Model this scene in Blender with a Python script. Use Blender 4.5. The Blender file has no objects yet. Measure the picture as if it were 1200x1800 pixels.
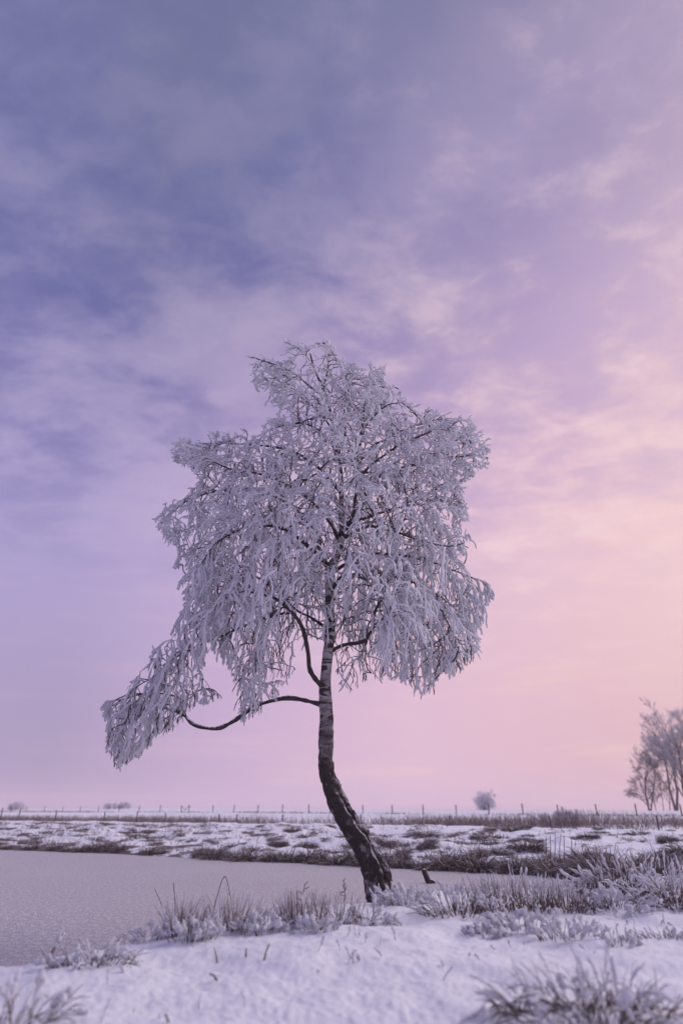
import bpy, math, random
import numpy as np
from mathutils import Vector

RNG = np.random.default_rng(11)
random.seed(11)
scene = bpy.context.scene
COL = scene.collection

# ------------------------------------------------------------------ camera
EYE = np.array([0.0, 0.0, 1.05])
FPX = 1080.0                      # focal length in pixels of the 1200 x 1800 frame
PITCH = math.atan2(525.0, FPX)    # horizon at y = 1425
cam_d = bpy.data.cameras.new('camera')
cam_d.sensor_fit = 'VERTICAL'
cam_d.sensor_height = 36.0
cam_d.lens = 36.0 * FPX / 1800.0
cam_d.clip_start = 0.05
cam_d.clip_end = 8000
cam_d.dof.use_dof = True
cam_d.dof.focus_distance = 7.4
cam_d.dof.aperture_fstop = 0.85
cam = bpy.data.objects.new('camera', cam_d)
cam.location = EYE
cam.rotation_euler = (math.pi / 2 + PITCH, 0, 0)
COL.objects.link(cam)
scene.camera = cam

# ------------------------------------------------------------------ light
SUN_AZ = math.radians(66)         # to the right of the view direction
SUN_EL = math.radians(35)
scene.view_settings.view_transform = 'Standard'
scene.view_settings.look = 'None'
scene.view_settings.gamma = 1.0
scene.view_settings.use_curve_mapping = False
scene.view_settings.exposure = 0.28

sun_d = bpy.data.lights.new('sun', 'SUN')
sun_d.energy = 1.5
sun_d.angle = math.radians(40)
sun_d.color = (1.0, 0.95, 0.96)
sun = bpy.data.objects.new('sun', sun_d)
sdir = Vector((math.sin(SUN_AZ) * math.cos(SUN_EL), math.cos(SUN_AZ) * math.cos(SUN_EL), math.sin(SUN_EL)))
sun.rotation_euler = (-sdir).to_track_quat('-Z', 'Y').to_euler()
sun.location = sdir * 50
COL.objects.link(sun)


def srgb(r, g, b):
    def f(c):
        c /= 255.0
        return c / 12.92 if c <= 0.04045 else ((c + 0.055) / 1.055) ** 2.4
    return (f(r), f(g), f(b), 1.0)


class NT:
    """small helper that wires shader nodes"""
    def __init__(self, tree):
        self.t = tree

    def n(self, typ, **kw):
        nd = self.t.nodes.new(typ)
        for k, v in kw.items():
            setattr(nd, k, v)
        return nd

    def put(self, sock, val):
        if isinstance(val, bpy.types.NodeSocket):
            self.t.links.new(val, sock)
        elif val is not None:
            sock.default_value = val

    def math(self, op, a, b=None, c=None, clamp=False):
        nd = self.n('ShaderNodeMath', operation=op, use_clamp=clamp)
        for i, v in enumerate((a, b, c)):
            if v is not None:
                self.put(nd.inputs[i], v)
        return nd.outputs[0]

    def mix(self, f, a, b, blend='MIX'):
        nd = self.n('ShaderNodeMix', data_type='RGBA', blend_type=blend)
        self.put(nd.inputs[0], f)
        self.put(nd.inputs[6], a)
        self.put(nd.inputs[7], b)
        return nd.outputs[2]

    def smooth(self, v, lo, hi, a=0.0, b=1.0):
        nd = self.n('ShaderNodeMapRange', interpolation_type='SMOOTHSTEP')
        for i, x in enumerate((v, lo, hi, a, b)):
            self.put(nd.inputs[i], x)
        return nd.outputs[0]

    def ramp(self, f, stops):
        nd = self.n('ShaderNodeValToRGB')
        e = nd.color_ramp.elements
        while len(e) < len(stops):
            e.new(0.5)
        for el, (p, c) in zip(e, stops):
            el.position = p
            el.color = c
        self.put(nd.inputs[0], f)
        return nd.outputs[0]

    def noise(self, vec, scale, detail=4, rough=0.5, dist=0.0, out=0):
        nd = self.n('ShaderNodeTexNoise')
        self.put(nd.inputs['Vector'], vec)
        nd.inputs['Scale'].default_value = scale
        nd.inputs['Detail'].default_value = detail
        nd.inputs['Roughness'].default_value = rough
        nd.inputs['Distortion'].default_value = dist
        return nd.outputs[out]

    def mapping(self, vec, scale=(1, 1, 1), rot=(0, 0, 0), loc=(0, 0, 0)):
        nd = self.n('ShaderNodeMapping')
        self.put(nd.inputs[0], vec)
        nd.inputs['Location'].default_value = loc
        nd.inputs['Rotation'].default_value = rot
        nd.inputs['Scale'].default_value = scale
        return nd.outputs[0]


# ------------------------------------------------------------------ sky
world = bpy.data.worlds.new('World')
scene.world = world
world.use_nodes = True
wt = world.node_tree
wt.nodes.clear()
W = NT(wt)
w_dir = W.n('ShaderNodeTexCoord').outputs['Generated']
sep = W.n('ShaderNodeSeparateXYZ')
wt.links.new(w_dir, sep.inputs[0])
X, Y, Z = sep.outputs
s_sun = W.math('ADD', W.math('MULTIPLY', X, math.sin(SUN_AZ)), W.math('MULTIPLY', Y, math.cos(SUN_AZ)))
s01 = W.math('MULTIPLY_ADD', s_sun, 0.5, 0.5)
zp = W.math('MAXIMUM', Z, 0.0)


def P(s):
    return s * 0.5 + 0.5


low = W.ramp(s01, [(P(-0.6), srgb(172, 160, 200)), (P(0.0), srgb(166, 151, 185)), (P(0.25), srgb(200, 173, 206)),
                   (P(0.5), srgb(226, 190, 210)), (P(0.72), srgb(227, 186, 196)), (P(0.92), srgb(228, 190, 190))])
mid = W.ramp(s01, [(P(-0.6), srgb(160, 154, 204)), (P(0.0), srgb(174, 161, 205)), (P(0.25), srgb(197, 172, 210)),
                   (P(0.5), srgb(220, 186, 210)), (P(0.7), srgb(234, 198, 208)), (P(0.9), srgb(246, 214, 210))])
high = W.ramp(s01, [(P(-0.5), srgb(146, 145, 196)), (P(0.0), srgb(116, 118, 158)), (P(0.2), srgb(128, 127, 170)),  # first stop: unseen sky behind the camera, raised to brighten snow and birch
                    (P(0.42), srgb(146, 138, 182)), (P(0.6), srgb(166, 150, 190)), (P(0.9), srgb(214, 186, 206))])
base = W.mix(W.smooth(Z, 0.02, 0.36), low, mid)
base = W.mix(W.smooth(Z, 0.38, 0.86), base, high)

base = W.mix(W.smooth(Z, 0.80, 0.96, 0.0, 0.75), base, srgb(102, 109, 148))

# cloud sheet seen in perspective: direction projected on a plane overhead
inv = W.math('DIVIDE', 1.0, W.math('ADD', zp, 0.16))
cv = W.n('ShaderNodeCombineXYZ')
wt.links.new(W.math('MULTIPLY', X, inv), cv.inputs[0])
wt.links.new(W.math('MULTIPLY', Y, inv), cv.inputs[1])
q = W.mapping(cv.outputs[0], scale=(1.0, 1.35, 1.0), rot=(0, 0, math.radians(24)))
SKY_OFF = (8.4, 4.4, 0.0)
n_big = W.noise(W.mapping(q, loc=SKY_OFF), 1.25, 5, 0.55, 0.15)
n_mid = W.noise(W.mapping(q, loc=(3.1, 7.7, 0.4)), 3.6, 6, 0.56, 0.25)
n_cell = W.noise(W.mapping(q, loc=(9.3, 1.2, 2.0)), 10.5, 7, 0.6, 0.3)
sheet = W.math('ADD', W.math('MULTIPLY', n_big, 0.64), W.math('MULTIPLY', n_mid, 0.36))
cells = W.math('ADD', W.math('MULTIPLY', n_mid, 0.5), W.math('MULTIPLY', n_cell, 0.5))
fade = W.smooth(Z, 0.07, 0.42)
fade_g = W.smooth(Z, 0.24, 0.62)

sky_n = W.n('ShaderNodeTexSky', sky_type='NISHITA')
sky_n.sun_disc = False
sky_n.sun_elevation = SUN_EL
sky_n.sun_rotation = SUN_AZ
sky_n.air_density = 1.2
sky_n.dust_density = 0.6
gap_sky = W.mix(1.0, sky_n.outputs[0], (0.075, 0.05, 0.075, 1), 'MULTIPLY')
gap = W.mix(0.45, srgb(96, 102, 174), gap_sky)
gap = W.mix(W.smooth(s_sun, 0.1, 0.75), gap, srgb(190, 166, 206))
gap = W.mix(W.smooth(Z, 0.62, 0.92, 0.0, 0.75), gap, srgb(113, 117, 158))

f_gap = W.math('MULTIPLY', W.smooth(sheet, 0.56, 0.38), W.math('MULTIPLY', fade_g, 0.62))
col = W.mix(f_gap, base, gap)
f_cell = W.math('MULTIPLY', W.smooth(cells, 0.53, 0.42), W.math('MULTIPLY', W.math('MULTIPLY', W.smooth(n_big, 0.66, 0.48), fade_g), W.math('ADD', W.smooth(s_sun, 0.0, 0.35, 0.28, 0.45), W.smooth(Z, 0.62, 0.8, 0.0, 0.25))))
col = W.mix(f_cell, col, gap)
lit = W.mix(W.smooth(s_sun, 0.0, 0.6), srgb(184, 170, 202), srgb(246, 218, 220))
lit = W.mix(W.smooth(Z, 0.62, 0.85, 0.0, 0.8), lit, W.mix(W.smooth(s_sun, 0.1, 0.5), srgb(142, 138, 176), srgb(204, 180, 204)))
f_lit = W.math('MULTIPLY', W.smooth(sheet, 0.46, 0.70), W.math('MULTIPLY', fade, W.smooth(s_sun, 0.1, 0.6, 0.26, 0.36)))
col = W.mix(f_lit, col, lit)
f_lit2 = W.math('MULTIPLY', W.smooth(cells, 0.50, 0.64), W.math('MULTIPLY', fade, W.smooth(s_sun, 0.1, 0.5, 0.24, 0.40)))
col = W.mix(f_lit2, col, lit)
# low streaks of cloud near the horizon
streak = W.noise(W.mapping(w_dir, scale=(2.2, 2.2, 17.0)), 1.6, 5, 0.55, 0.4)
col = W.mix(W.math('MULTIPLY', W.smooth(streak, 0.50, 0.70), W.math('MULTIPLY', W.smooth(Z, 0.62, 0.2), W.smooth(s_sun, 0.0, 0.7, 0.05, 0.4))), col, srgb(246, 208, 202))
# veiled sun: a broad glow round its direction
dotn = W.n('ShaderNodeVectorMath', operation='DOT_PRODUCT')
wt.links.new(w_dir, dotn.inputs[0])
dotn.inputs[1].default_value = sdir
glow = W.math('POWER', W.math('MAXIMUM', dotn.outputs['Value'], 0.0), 12.0)
col = W.mix(W.math('MULTIPLY', glow, 0.40), col, srgb(255, 226, 212))
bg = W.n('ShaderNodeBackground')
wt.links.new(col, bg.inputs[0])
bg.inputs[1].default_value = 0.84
wo = W.n('ShaderNodeOutputWorld')
wt.links.new(bg.outputs[0], wo.inputs[0])
scene.cycles.use_denoising = True
scene.cycles.max_bounces = 8
scene.cycles.diffuse_bounces = 6
scene.cycles.volume_bounces = 1


# ------------------------------------------------------------------ numeric helpers
def ray(px, py):
    u = (np.asarray(px, float) - 600.0) / FPX
    v = (900.0 - np.asarray(py, float)) / FPX
    c, s = math.cos(PITCH), math.sin(PITCH)
    return np.stack([u + 0 * v, c - s * v, s + c * v], -1)


def at(px, py, y):
    """the point of the place that stands y metres ahead"""
    d = ray(px, py)
    return EYE + d * (np.asarray(y, float) / d[..., 1])[..., None]


def on_level(px, py, z):
    d = ray(px, py)
    return EYE + d * ((z - EYE[2]) / d[..., 2])[..., None]


def to_px(p):
    d = np.asarray(p, float) - EYE
    c, s = math.cos(PITCH), math.sin(PITCH)
    w = d[..., 1] * c + d[..., 2] * s
    v = -d[..., 1] * s + d[..., 2] * c
    return 600.0 + FPX * d[..., 0] / w, 900.0 - FPX * v / w


def hash3(i, j, k):
    h = (i * 374761393 + j * 668265263 + k * 2147483647 + 1274126177) & 0xFFFFFFFF
    h = ((h ^ (h >> 13)) * 1274126177) & 0xFFFFFFFF
    h = h ^ (h >> 16)
    return (h & 0xFFFFFF) / float(0xFFFFFF)


def vnoise(p):
    p = np.asarray(p, float)
    i = np.floor(p).astype(np.int64)
    f = p - i
    f = f * f * f * (f * (f * 6 - 15) + 10)
    r = 0.0
    for dx in (0, 1):
        wx = f[..., 0] if dx else 1 - f[..., 0]
        for dy in (0, 1):
            wy = f[..., 1] if dy else 1 - f[..., 1]
            for dz in (0, 1):
                wz = f[..., 2] if dz else 1 - f[..., 2]
                r = r + wx * wy * wz * hash3(i[..., 0] + dx, i[..., 1] + dy, i[..., 2] + dz)
    return r * 2 - 1


def fbm(p, octaves=4, gain=0.5):
    a, r, t = 1.0, 0.0, 0.0
    p = np.asarray(p, float)
    for _ in range(octaves):
        r = r + a * vnoise(p)
        t += a
        a *= gain
        p = p * 2.03 + 17.1
    return r / t


def xyz(x, y, z=0.0):
    return np.stack([x, y, np.broadcast_to(z, np.shape(x))], -1)


def sstep(v, lo, hi):
    t = np.clip((v - lo) / (hi - lo), 0, 1)
    return t * t * (3 - 2 * t)


def seg_dist(x, y, poly):
    """distance to an open polyline"""
    best = np.full(np.shape(x), 1e9)
    for (ax, ay), (bx, by) in zip(poly[:-1], poly[1:]):
        vx, vy = bx - ax, by - ay
        t = np.clip(((x - ax) * vx + (y - ay) * vy) / (vx * vx + vy * vy), 0, 1)
        best = np.minimum(best, np.hypot(x - ax - t * vx, y - ay - t * vy))
    return best


def inside(x, y, poly):
    r = np.zeros(np.shape(x), bool)
    n = len(poly)
    for k in range(n):
        ax, ay = poly[k]
        bx, by = poly[(k + 1) % n]
        if ay == by:
            continue
        c = ((ay > y) != (by > y)) & (x < (bx - ax) * (y - ay) / (by - ay) + ax)
        r ^= c
    return r


class MB:
    """collects vertices and faces; build() links them as one mesh object"""
    def __init__(self):
        self.v, self.f4, self.f3, self.m4, self.m3, self.fr, self.ti = [], [], [], [], [], [], []
        self.nv = 0

    def tubes(self, P, R, sides=5, mat=0, frost=1.0, squash=None, tint=None):
        """P (T,N,3) centre lines, R (T,N) radii; every tube tapers shut at its end"""
        P = np.asarray(P, float)
        R = np.asarray(R, float)
        if P.ndim == 2:
            P, R = P[None], R[None]
            if np.ndim(frost) == 1:
                frost = np.asarray(frost)[None]
        T, N, _ = P.shape
        if T == 0:
            return
        tan = np.gradient(P, axis=1)
        tan /= np.linalg.norm(tan, axis=2, keepdims=True) + 1e-9
        mean = tan.mean(1)
        ref = np.zeros((T, 3))
        ref[np.arange(T), np.argmin(np.abs(mean), axis=1)] = 1.0
        n = np.cross(tan, ref[:, None, :])
        n /= np.linalg.norm(n, axis=2, keepdims=True) + 1e-9
        b = np.cross(tan, n)
        a = np.arange(sides) * 2 * math.pi / sides
        V = (P[:, :, None, :] + R[:, :, None, None] * (np.cos(a)[None, None, :, None] * n[:, :, None, :] + np.sin(a)[None, None, :, None] * b[:, :, None, :]))
        fr = np.broadcast_to(np.asarray(frost, float), (T, N)) if np.ndim(frost) != 1 else np.broadcast_to(np.asarray(frost, float)[:, None], (T, N))
        ti = RNG.random(T) if tint is None else np.broadcast_to(tint, (T,))
        self.v.append(V.reshape(-1, 3))
        self.fr.append(np.repeat(fr.reshape(-1), sides))
        self.ti.append(np.repeat(ti, N * sides))
        base = self.nv + (np.arange(T)[:, None, None] * N + np.arange(N - 1)[None, :, None]) * sides
        k = np.arange(sides)[None, None, :]
        k2 = (k + 1) % sides
        F = np.stack([base + k, base + k2, base + sides + k2, base + sides + k], -1).reshape(-1, 4)
        self.f4.append(F)
        self.m4.append(np.full(len(F), mat))
        self.nv += T * N * sides

    def grid(self, V, closed=False, mat=0, frost=0.0):
        """V (rows, cols, 3)"""
        r, c, _ = V.shape
        self.v.append(V.reshape(-1, 3))
        self.fr.append(np.broadcast_to(frost, (r, c)).reshape(-1))
        self.ti.append(np.full(r * c, 0.5))
        cc = c if closed else c - 1
        i = np.arange(r - 1)[:, None] * c
        j = np.arange(cc)[None, :]
        j2 = (j + 1) % c
        F = np.stack([i + j, i + j2, i + c + j2, i + c + j], -1).reshape(-1, 4) + self.nv
        self.f4.append(F)
        self.m4.append(np.full(len(F), mat))
        self.nv += r * c

    def mesh(self, name, mats, smooth=True):
        me = bpy.data.meshes.new(name)
        V = np.concatenate(self.v) if self.v else np.zeros((0, 3))
        F = np.concatenate(self.f4) if self.f4 else np.zeros((0, 4), int)
        M = np.concatenate(self.m4) if self.m4 else np.zeros(0, int)
        me.vertices.add(len(V))
        me.vertices.foreach_set('co', V.astype(np.float32).ravel())
        me.loops.add(F.size)
        me.loops.foreach_set('vertex_index', F.astype(np.int32).ravel())
        me.polygons.add(len(F))
        me.polygons.foreach_set('loop_start', (np.arange(len(F)) * 4).astype(np.int32))
        me.polygons.foreach_set('loop_total', np.full(len(F), 4, np.int32))
        me.polygons.foreach_set('use_smooth', np.full(len(F), smooth, bool))
        me.polygons.foreach_set('material_index', M.astype(np.int32))
        for nm, dat in (('frost', self.fr), ('tint', self.ti)):
            at_ = me.attributes.new(nm, 'FLOAT', 'POINT')
            at_.data.foreach_set('value', np.concatenate(dat).astype(np.float32))
        for m in mats:
            me.materials.append(m)
        me.update(calc_edges=True)
        me.validate()
        return me

    def build(self, name, mats, parent=None, smooth=True, loc=None):
        if loc is not None:
            self.v = [v - np.asarray(loc) for v in self.v]
        o = bpy.data.objects.new(name, self.mesh(name, mats if isinstance(mats, (list, tuple)) else [mats], smooth))
        COL.objects.link(o)
        if parent is not None:
            o.parent = parent
        elif loc is not None:
            o.location = loc
        return o


def tag(o, label=None, cat=None, group=None, kind=None):
    for k, v in (('label', label), ('category', cat), ('group', group), ('kind', kind)):
        if v:
            o[k] = v
    return o


def empty(name, loc, rz=0.0):
    o = bpy.data.objects.new(name, None)
    o.empty_display_size = 0.2
    o.location = loc
    o.rotation_euler = (0, 0, rz)
    COL.objects.link(o)
    return o


def copy_tree(o, parent=None):
    c = o.copy()
    COL.objects.link(c)
    if parent is not None:
        c.parent = parent
    for ch in list(o.children):
        copy_tree(ch, c)
    return c


# ------------------------------------------------------------------ materials
def new_mat(name):
    m = bpy.data.materials.new(name)
    m.use_nodes = True
    m.node_tree.nodes.clear()
    t = NT(m.node_tree)
    b = t.n('ShaderNodeBsdfPrincipled')
    o = t.n('ShaderNodeOutputMaterial')
    m.node_tree.links.new(b.outputs[0], o.inputs[0])
    return m, t, b


def bump(t, b, h, strength, dist):
    bp = t.n('ShaderNodeBump')
    bp.inputs['Strength'].default_value = strength
    bp.inputs['Distance'].default_value = dist
    t.put(bp.inputs['Height'], h)
    t.t.links.new(bp.outputs[0], b.inputs['Normal'])


def attr(t, name):
    return t.n('ShaderNodeAttribute', attribute_name=name).outputs['Fac']


FROST = (0.87, 0.87, 0.92, 1)


def mat_snow():
    m, t, b = new_mat('snow')
    g = t.n('ShaderNodeTexCoord').outputs['Object']
    n1 = t.noise(g, 34, 5, 0.65)
    n2 = t.noise(g, 160, 3, 0.6)
    n3 = t.noise(g, 0.9, 3, 0.5)
    snow = t.mix(n3, (0.80, 0.80, 0.86, 1), (0.86, 0.86, 0.90, 1))
    fr = attr(t, 'frost')          # 1 = full snow, 0 = dead grass showing through
    gn = t.noise(g, 9, 5, 0.7)
    fg = t.smooth(t.math('ADD', fr, t.math('MULTIPLY_ADD', gn, 0.8, -0.4)), 0.35, 0.62)
    grass = t.mix(t.noise(g, 26, 3, 0.6), (0.07, 0.052, 0.046, 1), (0.21, 0.165, 0.15, 1))
    t.put(b.inputs['Base Color'], t.mix(fg, grass, snow))
    b.inputs['Roughness'].default_value = 0.75
    b.inputs['Specular IOR Level'].default_value = 0.25
    bump(t, b, t.math('ADD', n1, t.math('MULTIPLY', n2, 0.5)), 0.40, 0.02)
    return m


def mat_ice():
    m, t, b = new_mat('frosted_ice')
    g = t.n('ShaderNodeTexCoord').outputs['Object']
    n1 = t.noise(g, 0.28, 4, 0.55)
    n2 = t.noise(t.mapping(g, scale=(1.0, 0.55, 1.0)), 21, 4, 0.7)
    n3 = t.noise(t.mapping(g, scale=(1.0, 0.5, 1.0)), 58, 3, 0.7)
    spk = t.smooth(t.math('MULTIPLY', t.math('ADD', n2, n3), 0.5), 0.46, 0.58)
    ice = t.mix(n1, (0.29, 0.275, 0.29, 1), (0.45, 0.43, 0.45, 1))
    t.put(b.inputs['Base Color'], t.mix(t.math('MULTIPLY', spk, 0.75), ice, (0.76, 0.75, 0.79, 1)))
    t.put(b.inputs['Roughness'], t.smooth(spk, 0, 1, 0.42, 0.8))
    b.inputs['Specular IOR Level'].default_value = 0.35
    bump(t, b, t.math('ADD', n2, n3), 0.8, 0.02)
    return m


def mat_frost():
    """hoarfrost: white grains, bark showing where the coat is thin"""
    m, t, b = new_mat('hoarfrost')
    g = t.n('ShaderNodeTexCoord').outputs['Object']
    n = t.noise(g, 55, 4, 0.7)
    fr = attr(t, 'frost')
    nz = t.n('ShaderNodeSeparateXYZ')
    t.t.links.new(t.n('ShaderNodeNewGeometry').outputs['Normal'], nz.inputs[0])
    cov = t.math('ADD', fr, t.math('MULTIPLY_ADD', n, 0.7, -0.35))
    cov = t.math('ADD', cov, t.math('MULTIPLY', nz.outputs[2], 0.22))
    f = t.smooth(cov, 0.32, 0.60)
    tw = t.mix(attr(t, 'tint'), (0.035, 0.026, 0.028, 1), (0.085, 0.06, 0.058, 1))
    t.put(b.inputs['Base Color'], t.mix(f, tw, FROST))
    b.inputs['Roughness'].default_value = 0.8
    b.inputs['Specular IOR Level'].default_value = 0.2
    bump(t, b, n, 0.6, 0.012)
    tl_ = t.n('ShaderNodeBsdfTranslucent')
    tl_.inputs[0].default_value = FROST
    mx = t.n('ShaderNodeMixShader')
    t.put(mx.inputs[0], t.math('MULTIPLY', f, 0.35))
    t.t.links.new(b.outputs[0], mx.inputs[1])
    t.t.links.new(tl_.outputs[0], mx.inputs[2])
    out_ = [x for x in t.t.nodes if x.type == 'OUTPUT_MATERIAL'][0]
    t.t.links.new(mx.outputs[0], out_.inputs[0])
    return m


def mat_bark():
    m, t, b = new_mat('birch_bark')
    g = t.n('ShaderNodeTexCoord').outputs['Object']
    sp = t.n('ShaderNodeSeparateXYZ')
    t.t.links.new(g, sp.inputs[0])
    z = sp.outputs[2]
    band = t.noise(t.mapping(g, scale=(3.4, 3.4, 12.0)), 1.0, 5, 0.65, 0.9)
    blot = t.noise(t.mapping(g, scale=(5, 5, 6.5), loc=(4, 1, 2)), 1.0, 4, 0.6, 0.3)
    fine = t.noise(t.mapping(g, scale=(1, 1, 0.45)), 42, 5, 0.7)
    # height on the stem decides how far the white bark has turned to black ridged bark
    old = t.smooth(t.math('ADD', z, t.math('ADD', t.math('MULTIPLY_ADD', blot, 2.6, -1.3), t.math('MULTIPLY_ADD', fine, 0.8, -0.4))), 0.75, 2.5)
    white = t.mix(t.noise(g, 12, 3, 0.5), (0.44, 0.40, 0.40, 1), (0.70, 0.66, 0.67, 1))
    scar = t.smooth(t.math('ADD', t.math('MULTIPLY', band, 0.65), t.math('MULTIPLY', blot, 0.35)), 0.46, 0.53)
    black = t.mix(fine, (0.018, 0.013, 0.014, 1), (0.125, 0.095, 0.09, 1))
    upper = t.mix(scar, white, black)
    dark_w = t.mix(t.math('MULTIPLY', t.smooth(blot, 0.55, 0.70), 0.6), black, white)
    c = t.mix(old, dark_w, upper)
    # rime caught in the cracks and on the weather side of the bark near the ground
    nz = t.n('ShaderNodeSeparateXYZ')
    t.t.links.new(t.n('ShaderNodeNewGeometry').outputs['Normal'], nz.inputs[0])
    rn = t.noise(t.mapping(g, scale=(1, 1, 0.4)), 30, 5, 0.75)
    rime = t.math('ADD', t.math('ADD', rn, t.math('MULTIPLY', nz.outputs[2], 0.42)), t.math('MULTIPLY', attr(t, 'frost'), 0.5))
    c = t.mix(t.math('MULTIPLY', t.smooth(rime, 0.57, 0.80), 0.75), c, FROST)
    t.put(b.inputs['Base Color'], c)
    b.inputs['Roughness'].default_value = 0.85
    b.inputs['Specular IOR Level'].default_value = 0.2
    furrow = t.noise(t.mapping(g, scale=(1, 1, 0.22), rot=(0.0, 0.35, 0.0)), 26, 4, 0.65, 0.6)
    bump(t, b, t.math('ADD', t.math('ADD', fine, t.math('MULTIPLY', band, 0.7)), t.math('MULTIPLY', furrow, 1.4)), 1.0, 0.035)
    return m


def mat_limb():
    m, t, b = new_mat('dark_limb_bark')
    g = t.n('ShaderNodeTexCoord').outputs['Object']
    nz = t.n('ShaderNodeSeparateXYZ')
    t.t.links.new(t.n('ShaderNodeNewGeometry').outputs['Normal'], nz.inputs[0])
    n = t.noise(g, 40, 5, 0.7)
    base_c = t.mix(t.noise(g, 15, 4, 0.6), (0.022, 0.016, 0.017, 1), (0.10, 0.08, 0.08, 1))
    rime = t.math('ADD', t.math('ADD', n, t.math('MULTIPLY', nz.outputs[2], 0.24)), t.math('MULTIPLY', attr(t, 'frost'), 0.5))
    t.put(b.inputs['Base Color'], t.mix(t.smooth(rime, 0.66, 0.82), base_c, FROST))
    b.inputs['Roughness'].default_value = 0.85
    b.inputs['Specular IOR Level'].default_value = 0.2
    bump(t, b, n, 0.8, 0.012)
    return m


def mat_blade(name, c0, c1, frost_amt):
    m, t, b = new_mat(name)
    g = t.n('ShaderNodeTexCoord').outputs['Object']
    n = t.noise(g, 60, 3, 0.6)
    cov = t.math('ADD', attr(t, 'frost'), t.math('MULTIPLY_ADD', n, 0.8, -0.4 + frost_amt))
    t.put(b.inputs['Base Color'], t.mix(t.smooth(cov, 0.3, 0.8), t.mix(attr(t, 'tint'), c0, c1), FROST))
    b.inputs['Roughness'].default_value = 0.75
    b.inputs['Specular IOR Level'].default_value = 0.2
    return m


def mat_wood():
    m, t, b = new_mat('weathered_wood')
    g = t.n('ShaderNodeTexCoord').outputs['Object']
    n = t.noise(t.mapping(g, scale=(12, 12, 2)), 3.0, 4, 0.6)
    nz = t.n('ShaderNodeSeparateXYZ')
    t.t.links.new(t.n('ShaderNodeNewGeometry').outputs['Normal'], nz.inputs[0])
    c = t.mix(n, (0.018, 0.014, 0.014, 1), (0.075, 0.058, 0.055, 1))
    t.put(b.inputs['Base Color'], t.mix(t.smooth(nz.outputs[2], 0.6, 0.9), c, FROST))
    b.inputs['Roughness'].default_value = 0.85
    return m


def mat_wire():
    m, t, b = new_mat('galvanised_wire')
    g = t.n('ShaderNodeTexCoord').outputs['Object']
    t.put(b.inputs['Base Color'], t.mix(t.noise(g, 3, 2), (0.30, 0.29, 0.31, 1), (0.55, 0.54, 0.58, 1)))
    b.inputs['Roughness'].default_value = 0.6
    return m


M_SNOW, M_ICE, M_FROST, M_BARK, M_LIMB, M_WOOD, M_WIRE = mat_snow(), mat_ice(), mat_frost(), mat_bark(), mat_limb(), mat_wood(), mat_wire()
M_BLADE = mat_blade('dead_grass', (0.05, 0.032, 0.027, 1), (0.21, 0.145, 0.115, 1), -0.05)
M_REED = mat_blade('frosted_reed', (0.085, 0.054, 0.048, 1), (0.28, 0.20, 0.17, 1), -0.02)
M_FARWOOD = mat_blade('frosted_far_wood', (0.035, 0.028, 0.03, 1), (0.09, 0.072, 0.072, 1), 0.0)

# ------------------------------------------------------------------ the lie of the land
far_px = [(-900, 1452), (-300, 1480), (0, 1494), (200, 1501), (400, 1512), (600, 1521), (675, 1526), (850, 1534), (960, 1541), (1035, 1547)]
near_px = [(1050, 1556), (1000, 1572), (860, 1584), (700, 1588), (600, 1612), (400, 1634), (230, 1652), (80, 1690), (0, 1704), (-250, 1745), (-900, 1800)]
FAR = [tuple(p[:2]) for p in (on_level(x, y, 0.0) for x, y in far_px)]
NEAR = [tuple(p[:2]) for p in (on_level(x, y, 0.10) for x, y in near_px)]
POND = FAR + NEAR
F_A = np.array([34.0, 62.0])      # line of the upper fence, from the right ...
F_B = np.array([-74.0, 150.0])    # ... to the far left
F_DIR = (F_B - F_A) / np.linalg.norm(F_B - F_A)
F_NRM = np.array([-F_DIR[1], F_DIR[0]])
if F_NRM[1] < 0:
    F_NRM = -F_NRM


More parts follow.
